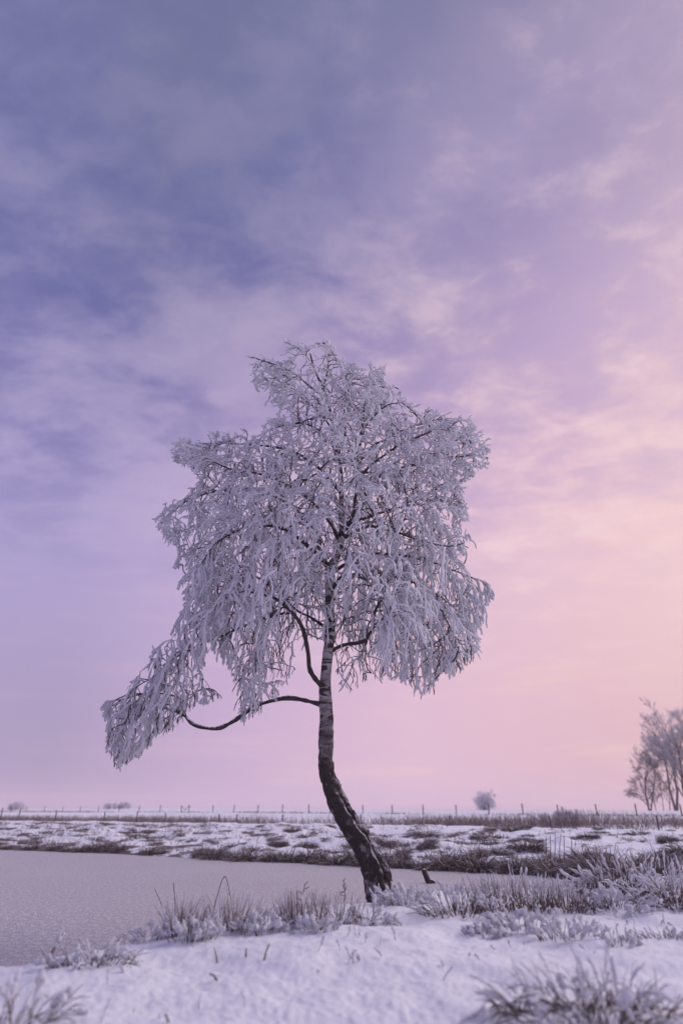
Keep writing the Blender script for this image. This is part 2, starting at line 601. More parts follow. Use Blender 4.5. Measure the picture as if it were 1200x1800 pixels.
def land(x, y, fine=True):
    """height of the ground and how well snow covers it"""
    x, y = np.asarray(x, float), np.asarray(y, float)
    dn = seg_dist(x, y, NEAR)
    df = seg_dist(x, y, FAR)
    e = (x - F_A[0]) * F_NRM[0] + (y - F_A[1]) * F_NRM[1]
    inn = inside(x, y, POND)
    p2 = xyz(x, y)
    # near bank
    hn = 0.30 * sstep(dn, -0.05, 0.75 + 0.35 * sstep(-x, 0.5, 3.0)) - 0.05 * sstep(-x, 0.6, 3.0)
    hn = hn + sstep(dn, 0.1, 0.8) * (0.045 * fbm(p2 * 1.1, 3) + 0.02 * fbm(p2 * 4.0 + 5, 2))
    # far bank, ditch, meadow, dike
    hf = np.interp(df, [0, 0.5, 1.2, 4, 7.5, 10.5, 13, 17, 23, 60], [-0.03, 0.07, 0.14, 0.30, 0.46, 0.55, 0.50, 0.30, 0.30, 0.34])
    bankm = sstep(df, 0.2, 2.0) * (1 - sstep(df, 10.0, 13.0))
    hf = hf + bankm * (0.11 * fbm(p2 * 1.25 + 31, 4) + 0.05 * fbm(p2 * 3.6, 3))
    hd = np.interp(e, [-34, -22, -8, 0, 6, 22, 30, 60, 140, 800], [0.34, 0.40, 0.66, 0.80, 0.95, 1.55, 1.62, 1.6, 0.9, 0.0])
    hd = hd + 0.03 * fbm(p2 * 0.22, 2)
    hf = hf + (hd - hf) * sstep(e, -36, -20)
    w = sstep(dn / (dn + df + 1e-6), 0.38, 0.62)
    beyond = (y > 9.0) | (df < dn)
    w = np.where(beyond, w, 0.0)
    h = hn * (1 - w) + hf * w
    h = np.where(inn, -0.05 - 0.30 * sstep(np.minimum(dn, df), 0.0, 0.8), h)
    if fine:
        near = 1 - sstep(np.hypot(x, y), 9, 16)
        m = near > 0
        f = np.zeros(np.shape(h))
        if m.any():
            pm = p2[m]
            lump = fbm(pm * 13.0 + 3, 3)
            f[m] = near[m] * (0.005 * lump + 0.012 * vnoise(pm * np.array([1.6, 5.0, 1.0]) + 70) + 0.005 * vnoise(pm * 46) + 0.0035 * vnoise(pm * 100))
        h = h + np.where(inn, 0, f * sstep(dn, 0.0, 0.3))
    # snow cover: patchy on the far bank, bare strip at the waterline and the fence foot
    cov = np.ones(np.shape(h))
    patch = fbm(p2 * 2.2 + 9, 4)
    cov = np.where(w > 0.5, 0.72 + 0.85 * patch - 0.10 * sstep(-x, 0, 6), 1.0)
    cov = cov - (w > 0.5) * 0.5 * np.exp(-(df / 0.45) ** 2)
    cov = np.where((df > 10) & (w > 0.5), 0.98 + 0.5 * patch, cov)
    cov = cov - 0.85 * np.exp(-((e + 0.5 - 1.2 * fbm(p2 * 0.3, 2)) / 0.9) ** 2) * (0.75 + patch)
    return h, np.clip(cov, 0, 1)


def ground_z(x, y):
    return land(np.atleast_1d(x), np.atleast_1d(y))[0]


def hit(px, py):
    """where the line of sight through a pixel meets the ground or the ice"""
    d = ray(px, py)
    t = np.exp(np.linspace(math.log(1.2), math.log(180), 900))
    p = EYE + d[None, :] * t[:, None]
    g = np.maximum(land(p[:, 0], p[:, 1], False)[0], 0.0)
    k = np.argmax(p[:, 2] <= g)
    if not (p[:, 2] <= g).any():
        k = len(t) - 1
    q_ = p[k].copy()
    q_[2] = g[k]
    return q_


# ground: one sheet on a polar grid round the standpoint, fine ahead, coarse behind
a_f = np.radians(np.arange(-44, 44.01, 0.21))
a_b = np.radians(np.arange(47, 316, 3.0))
ang = np.concatenate([a_f, a_b])
rad = np.concatenate([np.exp(np.arange(math.log(0.35), math.log(1.6), 0.03)), np.exp(np.arange(math.log(1.6), math.log(9), 0.0075)),
                      np.exp(np.arange(math.log(9), math.log(30), 0.0105)), np.exp(np.arange(math.log(30), math.log(950), 0.028))])
gx = rad[:, None] * np.sin(ang)[None, :]
gy = rad[:, None] * np.cos(ang)[None, :]
gz, gcov = land(gx, gy)
mb = MB()
mb.grid(np.stack([gx, gy, gz], -1)[:, ::-1], closed=True, frost=gcov[:, ::-1])
tiny = np.repeat(np.array([[[0, 0, float(gz[0].mean())]]]), len(ang), axis=1)
mb.grid(np.concatenate([tiny, np.stack([gx, gy, gz], -1)[:1]], 0)[:, ::-1], closed=True, frost=1.0)
ground = mb.build('ground', M_SNOW)
tag(ground, 'snow covered meadow, banks and dike around the frozen pond', 'ground', kind='structure')

# pond: frozen sheet whose rim runs in under the banks
cx_, cy_ = np.mean([p[0] for p in POND]), np.mean([p[1] for p in POND])
rim = []
for k in range(len(POND)):
    a_, b_ = np.array(POND[k]), np.array(POND[(k + 1) % len(POND)])
    rim += [a_ + (b_ - a_) * i / 6.0 for i in range(6)]
rim = np.array(rim)
me = bpy.data.meshes.new('pond_ice')
me.from_pydata([(p[0], p[1], 0.0) for p in rim], [], [tuple(range(len(rim)))])
me.materials.append(M_ICE)
pond = bpy.data.objects.new('pond_ice', me)
COL.objects.link(pond)
tag(pond, 'frozen pond with a dull frosted ice sheet', 'pond', kind='structure')

# ------------------------------------------------------------------ the birch
TREE_Y = 6.9
base_pt = at(670, 1590, TREE_Y)
birch = empty('birch_tree', (base_pt[0], base_pt[1], float(ground_z(base_pt[0], base_pt[1])[0])))
tag(birch, 'hoarfrosted birch with a crooked dark trunk on the snowy pond bank', 'tree')
B0 = np.array(birch.location)


def catmull(pts, n):
    p = np.asarray(pts, float)
    p = np.vstack([2 * p[0] - p[1], p, 2 * p[-1] - p[-2]])
    seg = np.linalg.norm(np.diff(p[1:-1], axis=0), axis=1)
    cum = np.concatenate([[0], np.cumsum(seg)])
    t = np.linspace(0, cum[-1], n)
    k = np.clip(np.searchsorted(cum, t, side='right') - 1, 0, len(seg) - 1)
    u = ((t - cum[k]) / np.maximum(seg[k], 1e-9))[:, None]
    a, b, c, d = p[k], p[k + 1], p[k + 2], p[k + 3]
    return 0.5 * (2 * b + (c - a) * u + (2 * a - 5 * b + 4 * c - d) * u ** 2 + (3 * b - a - 3 * c + d) * u ** 3)


# trunk: (px, py, width in px, depth offset in m)
TR = [(676, 1602, 60, 0), (670, 1575, 50, 0), (657, 1525, 42, 0.0), (637, 1483, 38, 0.02), (619, 1456, 36, 0.04), (601, 1428, 33, 0.05), (589, 1400, 31, 0.05),
      (579, 1372, 28, 0.05), (573, 1344, 26, 0.04), (572, 1317, 25, 0.02), (573, 1289, 25, 0), (574, 1261, 23, 0), (572, 1233, 22, 0),
      (571, 1205, 20, 0), (573, 1178, 18.5, 0), (576, 1150, 17.5, 0), (580, 1107, 17, 0), (580, 1070, 16, 0), (579, 1032, 15.5, 0),
      (580, 1000, 15, 0), (591, 978, 13.5, 0), (600, 945, 12, 0.02), (600, 895, 10, 0.05), (599, 845, 8.5, 0.08), (594, 785, 6.5, 0.08),
      (583, 735, 5.2, 0.06), (570, 690, 4.2, 0.02), (553, 650, 3.2, 0.0), (545, 622, 2.4, 0.0)]


def mpp(p):
    """metres per photo pixel at a point"""
    c, s = math.cos(PITCH), math.sin(PITCH)
    d = p - EYE
    return (d[..., 1] * c + d[..., 2] * s) / FPX


tp = np.array([at(a, b, TREE_Y + d) for a, b, w, d in TR])
tr = np.array([t_[2] for t_ in TR]) * 0.5 * mpp(tp)
NR = 420
cl = catmull(np.hstack([tp, tr[:, None]]), NR)
cpts, crad = cl[:, :3], cl[:, 3]
SD = 56
th = np.arange(SD) * 2 * math.pi / SD
tan = np.gradient(cpts, axis=0)
tan /= np.linalg.norm(tan, axis=1, keepdims=True)
nx = np.cross(np.array([0, 1.0, 0]), tan)
nx /= np.linalg.norm(nx, axis=1, keepdims=True)          # points to the right in the picture
ny = np.cross(tan, nx)                                    # points away
zr = cpts[:, 2] - cpts[0, 2]
dirs = np.cos(th)[None, :, None] * nx[:, None, :] + np.sin(th)[None, :, None] * ny[:, None, :]
pos0 = cpts[:, None, :] + dirs * crad[:, None, None]
low_m = 1 - sstep(zr, 1.15, 1.9)
seam_m = (1 - sstep(zr, 0.75, 1.15)) * sstep(zr, -0.1, 0.1)
# seam between the two grown-together lobes winds down the front, towards the right
seam_a = -math.pi / 2 + 0.55 + 0.35 * np.sin(zr * 3.0) * 0.6 + 0.22 * fbm(xyz(zr * 9, zr * 0), 3)
da = np.angle(np.exp(1j * (th[None, :] - seam_a[:, None])))
groove = -0.42 * np.exp(-(da / 0.17) ** 2) + 0.17 * np.exp(-((da + 0.38) / 0.2) ** 2) + 0.12 * np.exp(-((da - 0.42) / 0.26) ** 2)
disp = seam_m[:, None] * groove
ridg = 1 - np.abs(fbm(pos0 * np.array([17, 17, 5.0]), 3)) * 2
disp = disp + (0.07 + 0.24 * low_m)[:, None] * (ridg - 0.55)
disp = disp + 0.16 * fbm(pos0 * np.array([7, 7, 5.0]) + 8, 3)
ringb = vnoise(np.stack([0 * zr, 0 * zr + 3.3, zr * 13], -1))
disp = disp + (0.055 * (1 - low_m) * np.maximum(ringb, 0) * 1.5)[:, None]
flare = 0.30 * np.exp(-np.maximum(zr, 0) / 0.07)[:, None] * (0.6 + 0.6 * np.cos(3 * th + 0.5)[None, :])
pos = cpts[:, None, :] + dirs * (crad[:, None] * (1 + disp + flare))[:, :, None]
rim_frost = seam_m[:, None] * (0.55 * np.exp(-((da + 0.16) / 0.07) ** 2) + 0.35 * np.exp(-((da - 0.25) / 0.1) ** 2)) - 0.1
mb = MB()
mb.grid((pos - B0)[:, ::-1], closed=True, frost=rim_frost[:, ::-1])
trunk = mb.build('trunk', [M_BARK], birch)
trunk['label'] = 'crooked trunk, black and furrowed below, white barred bark above'

# main limbs: pixel path with depth offset at start and end, radius in px at start and end
LIMBS = [
    # long low limb sweeping out over the water
    ([(572, 1240), (555, 1236), (528, 1230), (500, 1229), (470, 1234), (440, 1247), (412, 1268), (382, 1281), (352, 1278), (332, 1267), (323, 1247), (330, 1224)], 0, 0.10, 5.5, 3.4),
    ([(326, 1258), (300, 1246), (262, 1244), (228, 1258), (205, 1290)], 0.08, -0.25, 3.0, 1.5),
    ([(328, 1236), (300, 1222), (262, 1218), (220, 1228), (190, 1246)], 0.10, 0.25, 2.6, 1.4),
    ([(334, 1228), (352, 1212), (372, 1210), (386, 1220)], 0.10, 0.16, 1.8, 1.0),
    # limb rising to the left, and its side limb
    ([(568, 1209), (558, 1198), (545, 1176), (541, 1145), (533, 1108), (518, 1082), (500, 1066), (472, 1048), (425, 1042), (380, 1062), (350, 1095)], 0, -0.75, 6.0, 2.0),
    ([(512, 1076), (480, 1082), (440, 1096), (398, 1114), (350, 1134), (305, 1158), (270, 1188), (235, 1212)], -0.15, -0.1, 3.4, 1.4),
    ([(500, 1066), (470, 1085), (455, 1120), (450, 1165), (446, 1215)], -0.3, 0.15, 2.2, 1.0),
    # limb to the right
    ([(578, 1149), (592, 1139), (610, 1133), (637, 1130), (648, 1118), (656, 1100), (658, 1078), (676, 1050), (715, 1040), (760, 1062), (795, 1105), (806, 1150)], 0, -0.6, 5.2, 1.6),
    ([(655, 1102), (672, 1088), (705, 1078), (745, 1100), (760, 1150)], -0.15, 0.5, 2.6, 1.3),
    ([(568, 1100), (545, 1085), (520, 1072), (490, 1040), (440, 1010), (400, 1025), (372, 1075)], 0.0, 0.75, 3.2, 1.5),
    # limbs from the fork and above
    ([(576, 996), (562, 980), (530, 952), (497, 930), (440, 925), (385, 950), (345, 1000)], 0, -0.85, 5.5, 1.7),
    ([(572, 992), (562, 965), (556, 940), (540, 918), (505, 885), (450, 862), (390, 862), (330, 880), (292, 912)], 0, 0.5, 6.0, 1.7),
    ([(597, 955), (580, 920), (545, 880), (500, 850), (450, 830), (400, 822), (352, 800)], 0.02, -0.65, 4.0, 1.5),
    ([(600, 868), (570, 830), (530, 800), (480, 785), (420, 780), (365, 778), (325, 785)], 0.05, 0.25, 4.2, 1.4),
    ([(602, 935), (625, 915), (660, 904), (700, 892), (745, 885), (785, 880), (806, 892)], 0.02, 0.35, 4.5, 1.5),
    ([(597, 950), (622, 936), (650, 925), (690, 935), (740, 950), (785, 960), (815, 955)], 0.02, -0.85, 4.2, 1.5),
    ([(581, 1010), (610, 990), (650, 975), (700, 975), (750, 985), (800, 1005), (850, 1022)], 0, 0.15, 4.2, 1.5),
    ([(580, 1040), (605, 1018), (640, 1004), (690, 1010), (740, 1030), (790, 1060), (830, 1105)], 0, 0.8, 3.8, 1.5),
    ([(580, 1050), (590, 1025), (610, 1012), (645, 1020), (670, 1065), (680, 1130)], 0, -1.05, 3.6, 1.4),
    ([(604, 930), (621, 905), (626, 860), (630, 800), (636, 745), (644, 690), (655, 655)], 0.02, 0.0, 5.0, 1.4),
    ([(627, 850), (650, 820), (690, 790), (735, 768), (780, 755), (820, 765)], 0.02, -0.35, 3.4, 1.5),
    ([(629, 815), (655, 785), (690, 765), (730, 748), (770, 738), (805, 742)], 0.02, 0.45, 3.0, 1.3),
    ([(634, 760), (655, 735), (680, 712), (705, 708)], 0.02, -0.2, 2.4, 1.2),
    ([(628, 830), (665, 830), (715, 820), (770, 808), (835, 800)], 0.02, 0.1, 3.0, 1.3),
    ([(596, 800), (570, 765), (540, 745), (510, 745), (470, 755)], 0.08, -0.5, 3.0, 1.3),
    ([(590, 765), (560, 725), (525, 695), (490, 670), (455, 660)], 0.08, 0.35, 2.6, 1.2),
    ([(575, 705), (545, 680), (515, 655), (480, 640), (446, 628)], 0.04, -0.1, 2.2, 1.2),
    ([(568, 682), (575, 650), (578, 625), (574, 606)], 0.02, 0.15, 1.8, 1.0),
    ([(596, 795), (605, 745), (612, 700), (618, 660)], 0.08, 0.45, 2.4, 1.1),
    ([(550, 645), (535, 622), (518, 608), (505, 603)], 0.0, 0.05, 1.6, 1.0),
]
# outline of the crown as it stands against the sky
OUT = np.array([(502, 600), (540, 612), (570, 602), (597, 629), (607, 643), (651, 643), (670, 648), (686, 681), (713, 708), (737, 716), (802, 732), (835, 751), (856, 780),
                (852, 818), (824, 835), (808, 867), (820, 900), (803, 927), (825, 940), (817, 962), (800, 985), (825, 1003), (864, 1018), (864, 1040), (848, 1074), (845, 1117),
                (830, 1149), (800, 1182), (775, 1176), (740, 1222), (716, 1199), (681, 1185), (650, 1186), (612, 1212), (587, 1206), (584, 1140), (562, 1116),
                (528, 1118), (511, 1174), (487, 1226), (428, 1264), (412, 1190), (390, 1144), (362, 1138), (356, 1186), (388, 1222), (338, 1238), (306, 1273),
                (266, 1299), (237, 1330), (206, 1344), (188, 1305), (196, 1266), (173, 1240), (225, 1209), (262, 1176), (264, 1140), (312, 1105), (330, 1067), (317, 1030), (335, 1005),
                (310, 994), (318, 963), (346, 952), (296, 950), (275, 910), (299, 881), (340, 850), (354, 843), (345, 824), (310, 807), (310, 776), (358, 765),
                (412, 765), (448, 751), (488, 735), (497, 710), (465, 702), (448, 683), (448, 656), (438, 624), (488, 636), (513, 627)], float)
OUTL = [tuple(p) for p in OUT]

# --- limbs as curves
limb_pts, limb_rad = [], []
for path, d0, d1, r0, r1 in LIMBS:
    path = np.array(path, float)
    seg = np.concatenate([[0], np.cumsum(np.linalg.norm(np.diff(path, axis=0), axis=1))])
    s_ = seg / seg[-1]
    p3 = at(path[:, 0], path[:, 1], TREE_Y + d0 + (d1 - d0) * s_ ** 1.1)
    n = max(10, int(np.linalg.norm(np.diff(p3, axis=0), axis=1).sum() / 0.045))
    c = catmull(p3, n)
    k = np.linspace(0, 1, n)
    c = c + (np.stack([vnoise(np.stack([k * n * 0.22, k * 0 + len(limb_pts) * 3.7, k * 0 + a_], -1)) for a_ in (1.5, 8.5, 15.5)], -1) * 0.018) * np.minimum(1, k * 6)[:, None]
    rr = (r0 + (r1 - r0) * k ** 0.7) * 0.80 * mpp(c)
    limb_pts.append(c)
    limb_rad.append(rr)

# --- space colonisation fills the crown volume with side branches
npts = 5200
cand_x = RNG.uniform(170, 868, npts * 3)
cand_y = RNG.uniform(598, 1345, npts * 3)
ok = inside(cand_x, cand_y, OUTL)
cand_x, cand_y = cand_x[ok], cand_y[ok]
closed = OUTL + [OUTL[0]]
edge = seg_dist(cand_x, cand_y, closed)
half = np.minimum(1.35, 0.10 + 0.0095 * edge)            # metres of depth either side
uu = RNG.uniform(-1, 1, len(cand_x))
uu = np.sign(uu) * np.abs(uu) ** 0.75
lean = np.where(cand_y > 1140, 0.0, 0.0)
Yat = TREE_Y + uu * half + lean
A = at(cand_x, cand_y, Yat)
A = A[:3000]
STEP, KILL = 0.07, 0.11
node, ndir, npar, nlimb, depth = [], [], [], [], []
for li, c in enumerate(limb_pts):
    px_, py_ = to_px(c)
    inn_ = inside(px_, py_, OUTL)
    d_ = np.gradient(c, axis=0)
    for k in range(len(c)):
        if (inn_[k] and k > len(c) * 0.3) or k > len(c) * 0.75:
            node.append(c[k]); ndir.append(d_[k] / np.linalg.norm(d_[k])); npar.append(-1); nlimb.append(li); depth.append(0)
node, ndir = np.array(node), np.array(ndir)
npar, nlimb, depth = list(npar), list(nlimb), list(depth)
near_i = np.zeros(len(A), int)
near_d = np.full(len(A), 1e9)
for k0 in range(0, len(node), 200):
    dd = np.linalg.norm(A[:, None, :] - node[None, k0:k0 + 200, :], axis=2)
    j = dd.argmin(1)
    dm = dd[np.arange(len(A)), j]
    b = dm < near_d
    near_d[b] = dm[b]
    near_i[b] = j[b] + k0
alive = np.ones(len(A), bool)
seeded = len(node)
for it in range(34):
    act = alive & (near_d < 0.9)
    if not act.any():
        break
    acc = np.zeros((len(node), 3))
    v_ = A[act] - node[near_i[act]]
    v_ /= np.linalg.norm(v_, axis=1, keepdims=True) + 1e-9
    np.add.at(acc, near_i[act], v_)
    gi = np.unique(near_i[act])
    g_ = acc[gi]
    g_ /= np.linalg.norm(g_, axis=1, keepdims=True) + 1e-9
    g_ = g_ * 0.75 + ndir[gi] * 0.55 + RNG.normal(0, 0.20, (len(gi), 3))
    g_ /= np.linalg.norm(g_, axis=1, keepdims=True)
    new = node[gi] + g_ * STEP
    base_n = len(node)
    node = np.vstack([node, new])
    ndir = np.vstack([ndir, g_])
    npar += list(gi)
    nlimb += [nlimb[i] for i in gi]
    depth += [depth[i] + 1 for i in gi]
    dd = np.linalg.norm(A[:, None, :] - new[None, :, :], axis=2)
    j = dd.argmin(1)
    dm = dd[np.arange(len(A)), j]
    b = dm < near_d
    near_d[b] = dm[b]
    near_i[b] = j[b] + base_n
    alive &= near_d > KILL
npar, nlimb, depth = np.array(npar), np.array(nlimb), np.array(depth)
NN = len(node)
nchild = np.zeros(NN, int)
np.add.at(nchild, npar[npar >= 0], 1)
load = np.zeros(NN)
for i in range(NN - 1, seeded - 1, -1):
    load[i] = max(load[i], 0) + 1
    if npar[i] >= 0:
        load[npar[i]] += load[i]
nrad = 0.0034 * np.maximum(load, 1) ** 0.27

# chains of nodes -> side branch centre lines
chains = []
best_child = np.full(NN, -1)
for i in range(seeded, NN):
    p_ = npar[i]
    if p_ >= 0 and (best_child[p_] < 0 or load[i] > load[best_child[p_]]):
        best_child[p_] = i
starts = [i for i in range(seeded, NN) if npar[i] < seeded or best_child[npar[i]] != i]
for s0 in starts:
    ids = [npar[s0], s0]
    while best_child[ids[-1]] >= 0:
        ids.append(best_child[ids[-1]])
    chains.append(ids)

twig_mb = [MB() for _ in LIMBS]
for ids in chains:
    li = nlimb[ids[-1]]
    pts = node[ids]
    n = max(5, len(ids) * 2)
    c = catmull(np.hstack([pts, nrad[ids][:, None] if npar[ids[1]] >= seeded else np.maximum(nrad[ids], 0)[:, None]]), n)
    rr = np.minimum(c[:, 3], nrad[ids[1]] * 1.05)
    rr = np.maximum(rr, 0.003)
    fl = np.clip(1 - (rr - 0.004) / 0.010, 0, 1)
    jj = RNG.uniform(0.85, 1.15, n)
    twig_mb[li].tubes(c[:, :3] - B0, (rr * jj + 0.0035 * fl), 5, 0, frost=0.22 + 0.32 * fl + RNG.uniform(-0.15, 0.15))


# --- frosted twigs
def grow_twigs(org, d0, length, grav, N, wob=0.10):
    """(T,3) origins and directions -> (T,N,3) drooping lines"""
    T = len(org)
    P_ = np.zeros((T, N, 3))
    P_[:, 0] = org
    d = d0.copy()
    st = (length / (N - 1))[:, None]
    for k in range(1, N):
        d = d + RNG.normal(0, wob, (T, 3))
        d[:, 2] -= grav * (2.0 / N)
        d /= np.linalg.norm(d, axis=1, keepdims=True)
        P_[:, k] = P_[:, k - 1] + d * st
    return P_


def clip_out(P_, margin=7.0):
    """shorten lines where they would leave the crown's outline"""
    T, N, _ = P_.shape
    px_, py_ = to_px(P_)
    inn_ = inside(px_, py_, OUTL)
    ed = seg_dist(px_, py_, closed)
    good = inn_ | (ed < (RNG.uniform(0, margin * 1.6, T) + (RNG.random(T) < 0.12) * RNG.uniform(0, 16, T))[:, None])
    first = np.where(good.all(1), N, np.argmin(good, axis=1))
    keep = first >= 3
    P_, first = P_[keep], first[keep]
    frac = (first - 1) / (N - 1)
    t = np.linspace(0, 1, N)[None, :] * frac[:, None] * (N - 1)
    i0 = np.clip(np.floor(t).astype(int), 0, N - 2)
    f = (t - i0)[..., None]
    r = np.arange(len(P_))[:, None]
    return P_[r, i0] * (1 - f) + P_[r, i0 + 1] * f, keep, frac


axis_x, axis_y = float(at(590, 1000, TREE_Y)[0]), TREE_Y
cand = np.where((np.arange(NN) >= seeded) & (load <= 9))[0]
tips = np.where((np.arange(NN) >= seeded) & (nchild == 0))[0]
src = np.concatenate([tips, cand[RNG.random(len(cand)) < 0.95], np.arange(0, seeded, 3)])
org = node[src]
dd0 = ndir[src].copy()
outw = org - np.array([axis_x, axis_y, 0])
outw[:, 2] = 0
rad_o = np.linalg.norm(outw, axis=1, keepdims=True)
outw = outw / (rad_o + 1e-6)
ppx, ppy = to_px(org)
hang = np.clip((ppy - 760) / 260.0, 0.0, 1.0)             # how strongly the shoots hang
dd0 = dd0 * 0.8 + outw * (0.55 - 0.2 * hang)[:, None] * np.minimum(1, rad_o / 0.6) + RNG.normal(0, 0.42, org.shape)
dd0[:, 2] += 0.30 * (1 - hang) - 0.30 * hang
dd0 /= np.linalg.norm(dd0, axis=1, keepdims=True)
length = RNG.uniform(0.16, 0.42, len(src)) * (0.85 + 0.55 * hang)
grav = 0.25 + 1.9 * hang * RNG.uniform(0.6, 1.2, len(src))
NT_ = 11
TW = grow_twigs(org, dd0, length, grav, NT_, 0.25)
TW, keep, frac = clip_out(TW)
cx0, cy0 = to_px(TW[:, NT_ // 2])
cx1, cy1 = to_px(TW[:, -1])
trx = np.interp(cy0, [t_[1] for t_ in TR][::-1], [t_[0] for t_ in TR][::-1])
inf_ = TW[:, NT_ // 2, 1] < TREE_Y + 0.10
drop = inf_ & (np.abs(cx0 - trx) < 24) & (cy0 > 815) & (cy0 < 1010) & (RNG.random(len(TW)) < 0.80)
drop |= inf_ & (np.abs(cx0 - trx) < 20) & (cy0 > 1010) & (RNG.random(len(TW)) < 0.60)
drop |= inf_ & (cx0 > 582) & (cx0 < 668) & (cy1 > 1085) & (RNG.random(len(TW)) < 0.93)
drop |= inf_ & (cx0 > 478) & (cx0 < 575) & (cy1 > 1062) & (RNG.random(len(TW)) < 0.85)
drop |= (seg_dist(cx1, cy1, closed) < 28) & (RNG.random(len(TW)) < 0.28)
kidx = np.where(keep)[0][~drop]
TW = TW[~drop]
keep = np.zeros(len(src), bool)
keep[kidx] = True
tl = nlimb[src[keep]]
# the coat is thick on the outer shoots, thin on those sheltered inside
cen = TW[:, NT_ // 2]
cpx, cpy = to_px(cen)
ed = seg_dist(cpx, cpy, closed)
front = (TREE_Y - cen[:, 1])
thin = RNG.random(len(TW)) < np.clip(0.18 + 0.0040 * (ed - 20) - 0.65 * front + 0.22 * sstep(cpy, 1080, 1150), 0.04, 0.62)
# lee side shoots low inside the crown are nearly bare, as is the bend of the long limb
bare = (np.hypot((cpx - 325) / 42, (cpy - 1248) / 26) < 1) & (RNG.random(len(TW)) < 0.85)
thin |= bare
T = len(TW)
k = np.linspace(0, 1, NT_)[None, :]
r_thick = RNG.uniform(0.0066, 0.0122, T)[:, None]
r_thick = r_thick * (np.where(ed < 30, 1.30, 1.06) * (1 - 0.28 * sstep(cpy, 1070, 1150) * (cpx > 400)))[:, None]
Rt = np.where(thin[:, None], RNG.uniform(0.0035, 0.0055, T)[:, None], r_thick)
Rt = Rt * (0.70 + 0.40 * np.sqrt(k)) * RNG.uniform(0.70, 1.28, (T, NT_))
Rt[:, -1] *= 0.45
fr = np.where(thin[:, None], RNG.uniform(0.05, 0.52, T)[:, None], RNG.uniform(0.84, 1.0, T)[:, None] + 0 * k)
# side shoots
subs, subr, subf, subl = [], [], [], []
for kk in (2, 3, 4, 5, 6, 7, 8, 9):
    m = RNG.random(T) < np.where(thin, 0.42, 0.52)
    o_ = TW[m, kk]
    d_ = TW[m, min(kk + 1, NT_ - 1)] - TW[m, kk - 1]
    d_ /= np.linalg.norm(d_, axis=1, keepdims=True) + 1e-9
    side = np.cross(d_, RNG.normal(0, 1, d_.shape))
    side /= np.linalg.norm(side, axis=1, keepdims=True) + 1e-9
    d2 = d_ * 0.62 + side * 0.85
    g2 = grav[keep][m] * 0.5
    L2 = RNG.uniform(0.03, 0.115, m.sum()) * (1.15 - kk / NT_ * 0.5)
    s2 = grow_twigs(o_, d2, L2, g2, 5, 0.14)
    s2, kp, _ = clip_out(s2, 6)
    mi = np.where(m)[0][kp]
    subs.append(s2)
    rr = (Rt[mi, kk] * RNG.uniform(0.66, 0.95, len(mi)))[:, None] * RNG.uniform(0.75, 1.25, (len(mi), 5))
    rr[:, -1] *= 0.55
    subr.append(rr)
    subf.append(np.clip(fr[mi, kk] + RNG.uniform(-0.1, 0.2, len(mi)), 0, 1))
    subl.append(tl[mi])
subs, subr, subf, subl = np.concatenate(subs), np.concatenate(subr), np.concatenate(subf), np.concatenate(subl)
print('CROWN: nodes', NN, 'chains', len(chains), 'twigs', T, 'side', len(subs))
for li in range(len(LIMBS)):
    limb = MB()
    c, rr = limb_pts[li], limb_rad[li]
    n = len(c)
    lump = 1 + 0.34 * vnoise(np.stack([np.arange(n) * 0.95, np.full(n, li * 5.1), np.zeros(n)], -1))
    rr = rr * lump
    rr[-1] *= 0.4
    kk = np.linspace(0, 1, n)
    limb.tubes(c - B0, rr, 10, 0, frost=np.broadcast_to((-0.05 + 0.45 * kk ** 1.5)[None, :], (1, n)))
    lo = limb.build('branch', [M_LIMB], birch)
    m = tl == li
    if m.any():
        twig_mb[li].tubes(TW[m] - B0, Rt[m], 4, 0, frost=fr[m])
    m = subl == li
    if m.any():
        twig_mb[li].tubes(subs[m] - B0, subr[m], 3, 0, frost=subf[m])
    if twig_mb[li].nv:
        to = twig_mb[li].build('frosted_twigs', [M_FROST], lo)
        to['kind'] = 'stuff'

# ------------------------------------------------------------------ grass tufts near by


def blades(mbx, n, spread, height, lean=0.5, r=0.003, frost_r=0.0, frost_p=0.7, hvar=0.45, droop=0.5, frost_from=0.3, base_frost=0.1, straight=0.0, wid=None):
    """a fan of blades standing at the origin, with snow caught on the upper ends"""
    wid = wid or spread
    a = RNG.uniform(0, 2 * math.pi, n)
    rr = np.sqrt(RNG.random(n))
    o = np.stack([np.cos(a) * rr * wid, np.sin(a) * rr * spread, np.full(n, -0.02)], -1)
    d = np.stack([np.cos(a) * rr * lean, np.sin(a) * rr * lean, np.ones(n)], -1) + RNG.normal(0, 0.16, (n, 3))
    d /= np.linalg.norm(d, axis=1, keepdims=True)
    h = height * (1 - hvar * RNG.random(n)) * (1 - 0.25 * rr)
    Pb = grow_twigs(o, d, h, droop * RNG.uniform(0.1, 1.6, n) * (1 - straight), 7, 0.05)
    kk = np.linspace(0, 1, 7)[None, :]
    R_ = r * RNG.uniform(0.7, 1.3, n)[:, None] * (1 - 0.6 * kk)
    fr_ = base_frost + 0.35 * kk * RNG.uniform(0.3, 1.4, n)[:, None]
    mbx.tubes(Pb, R_, 3, 0, frost=fr_)
    return Pb


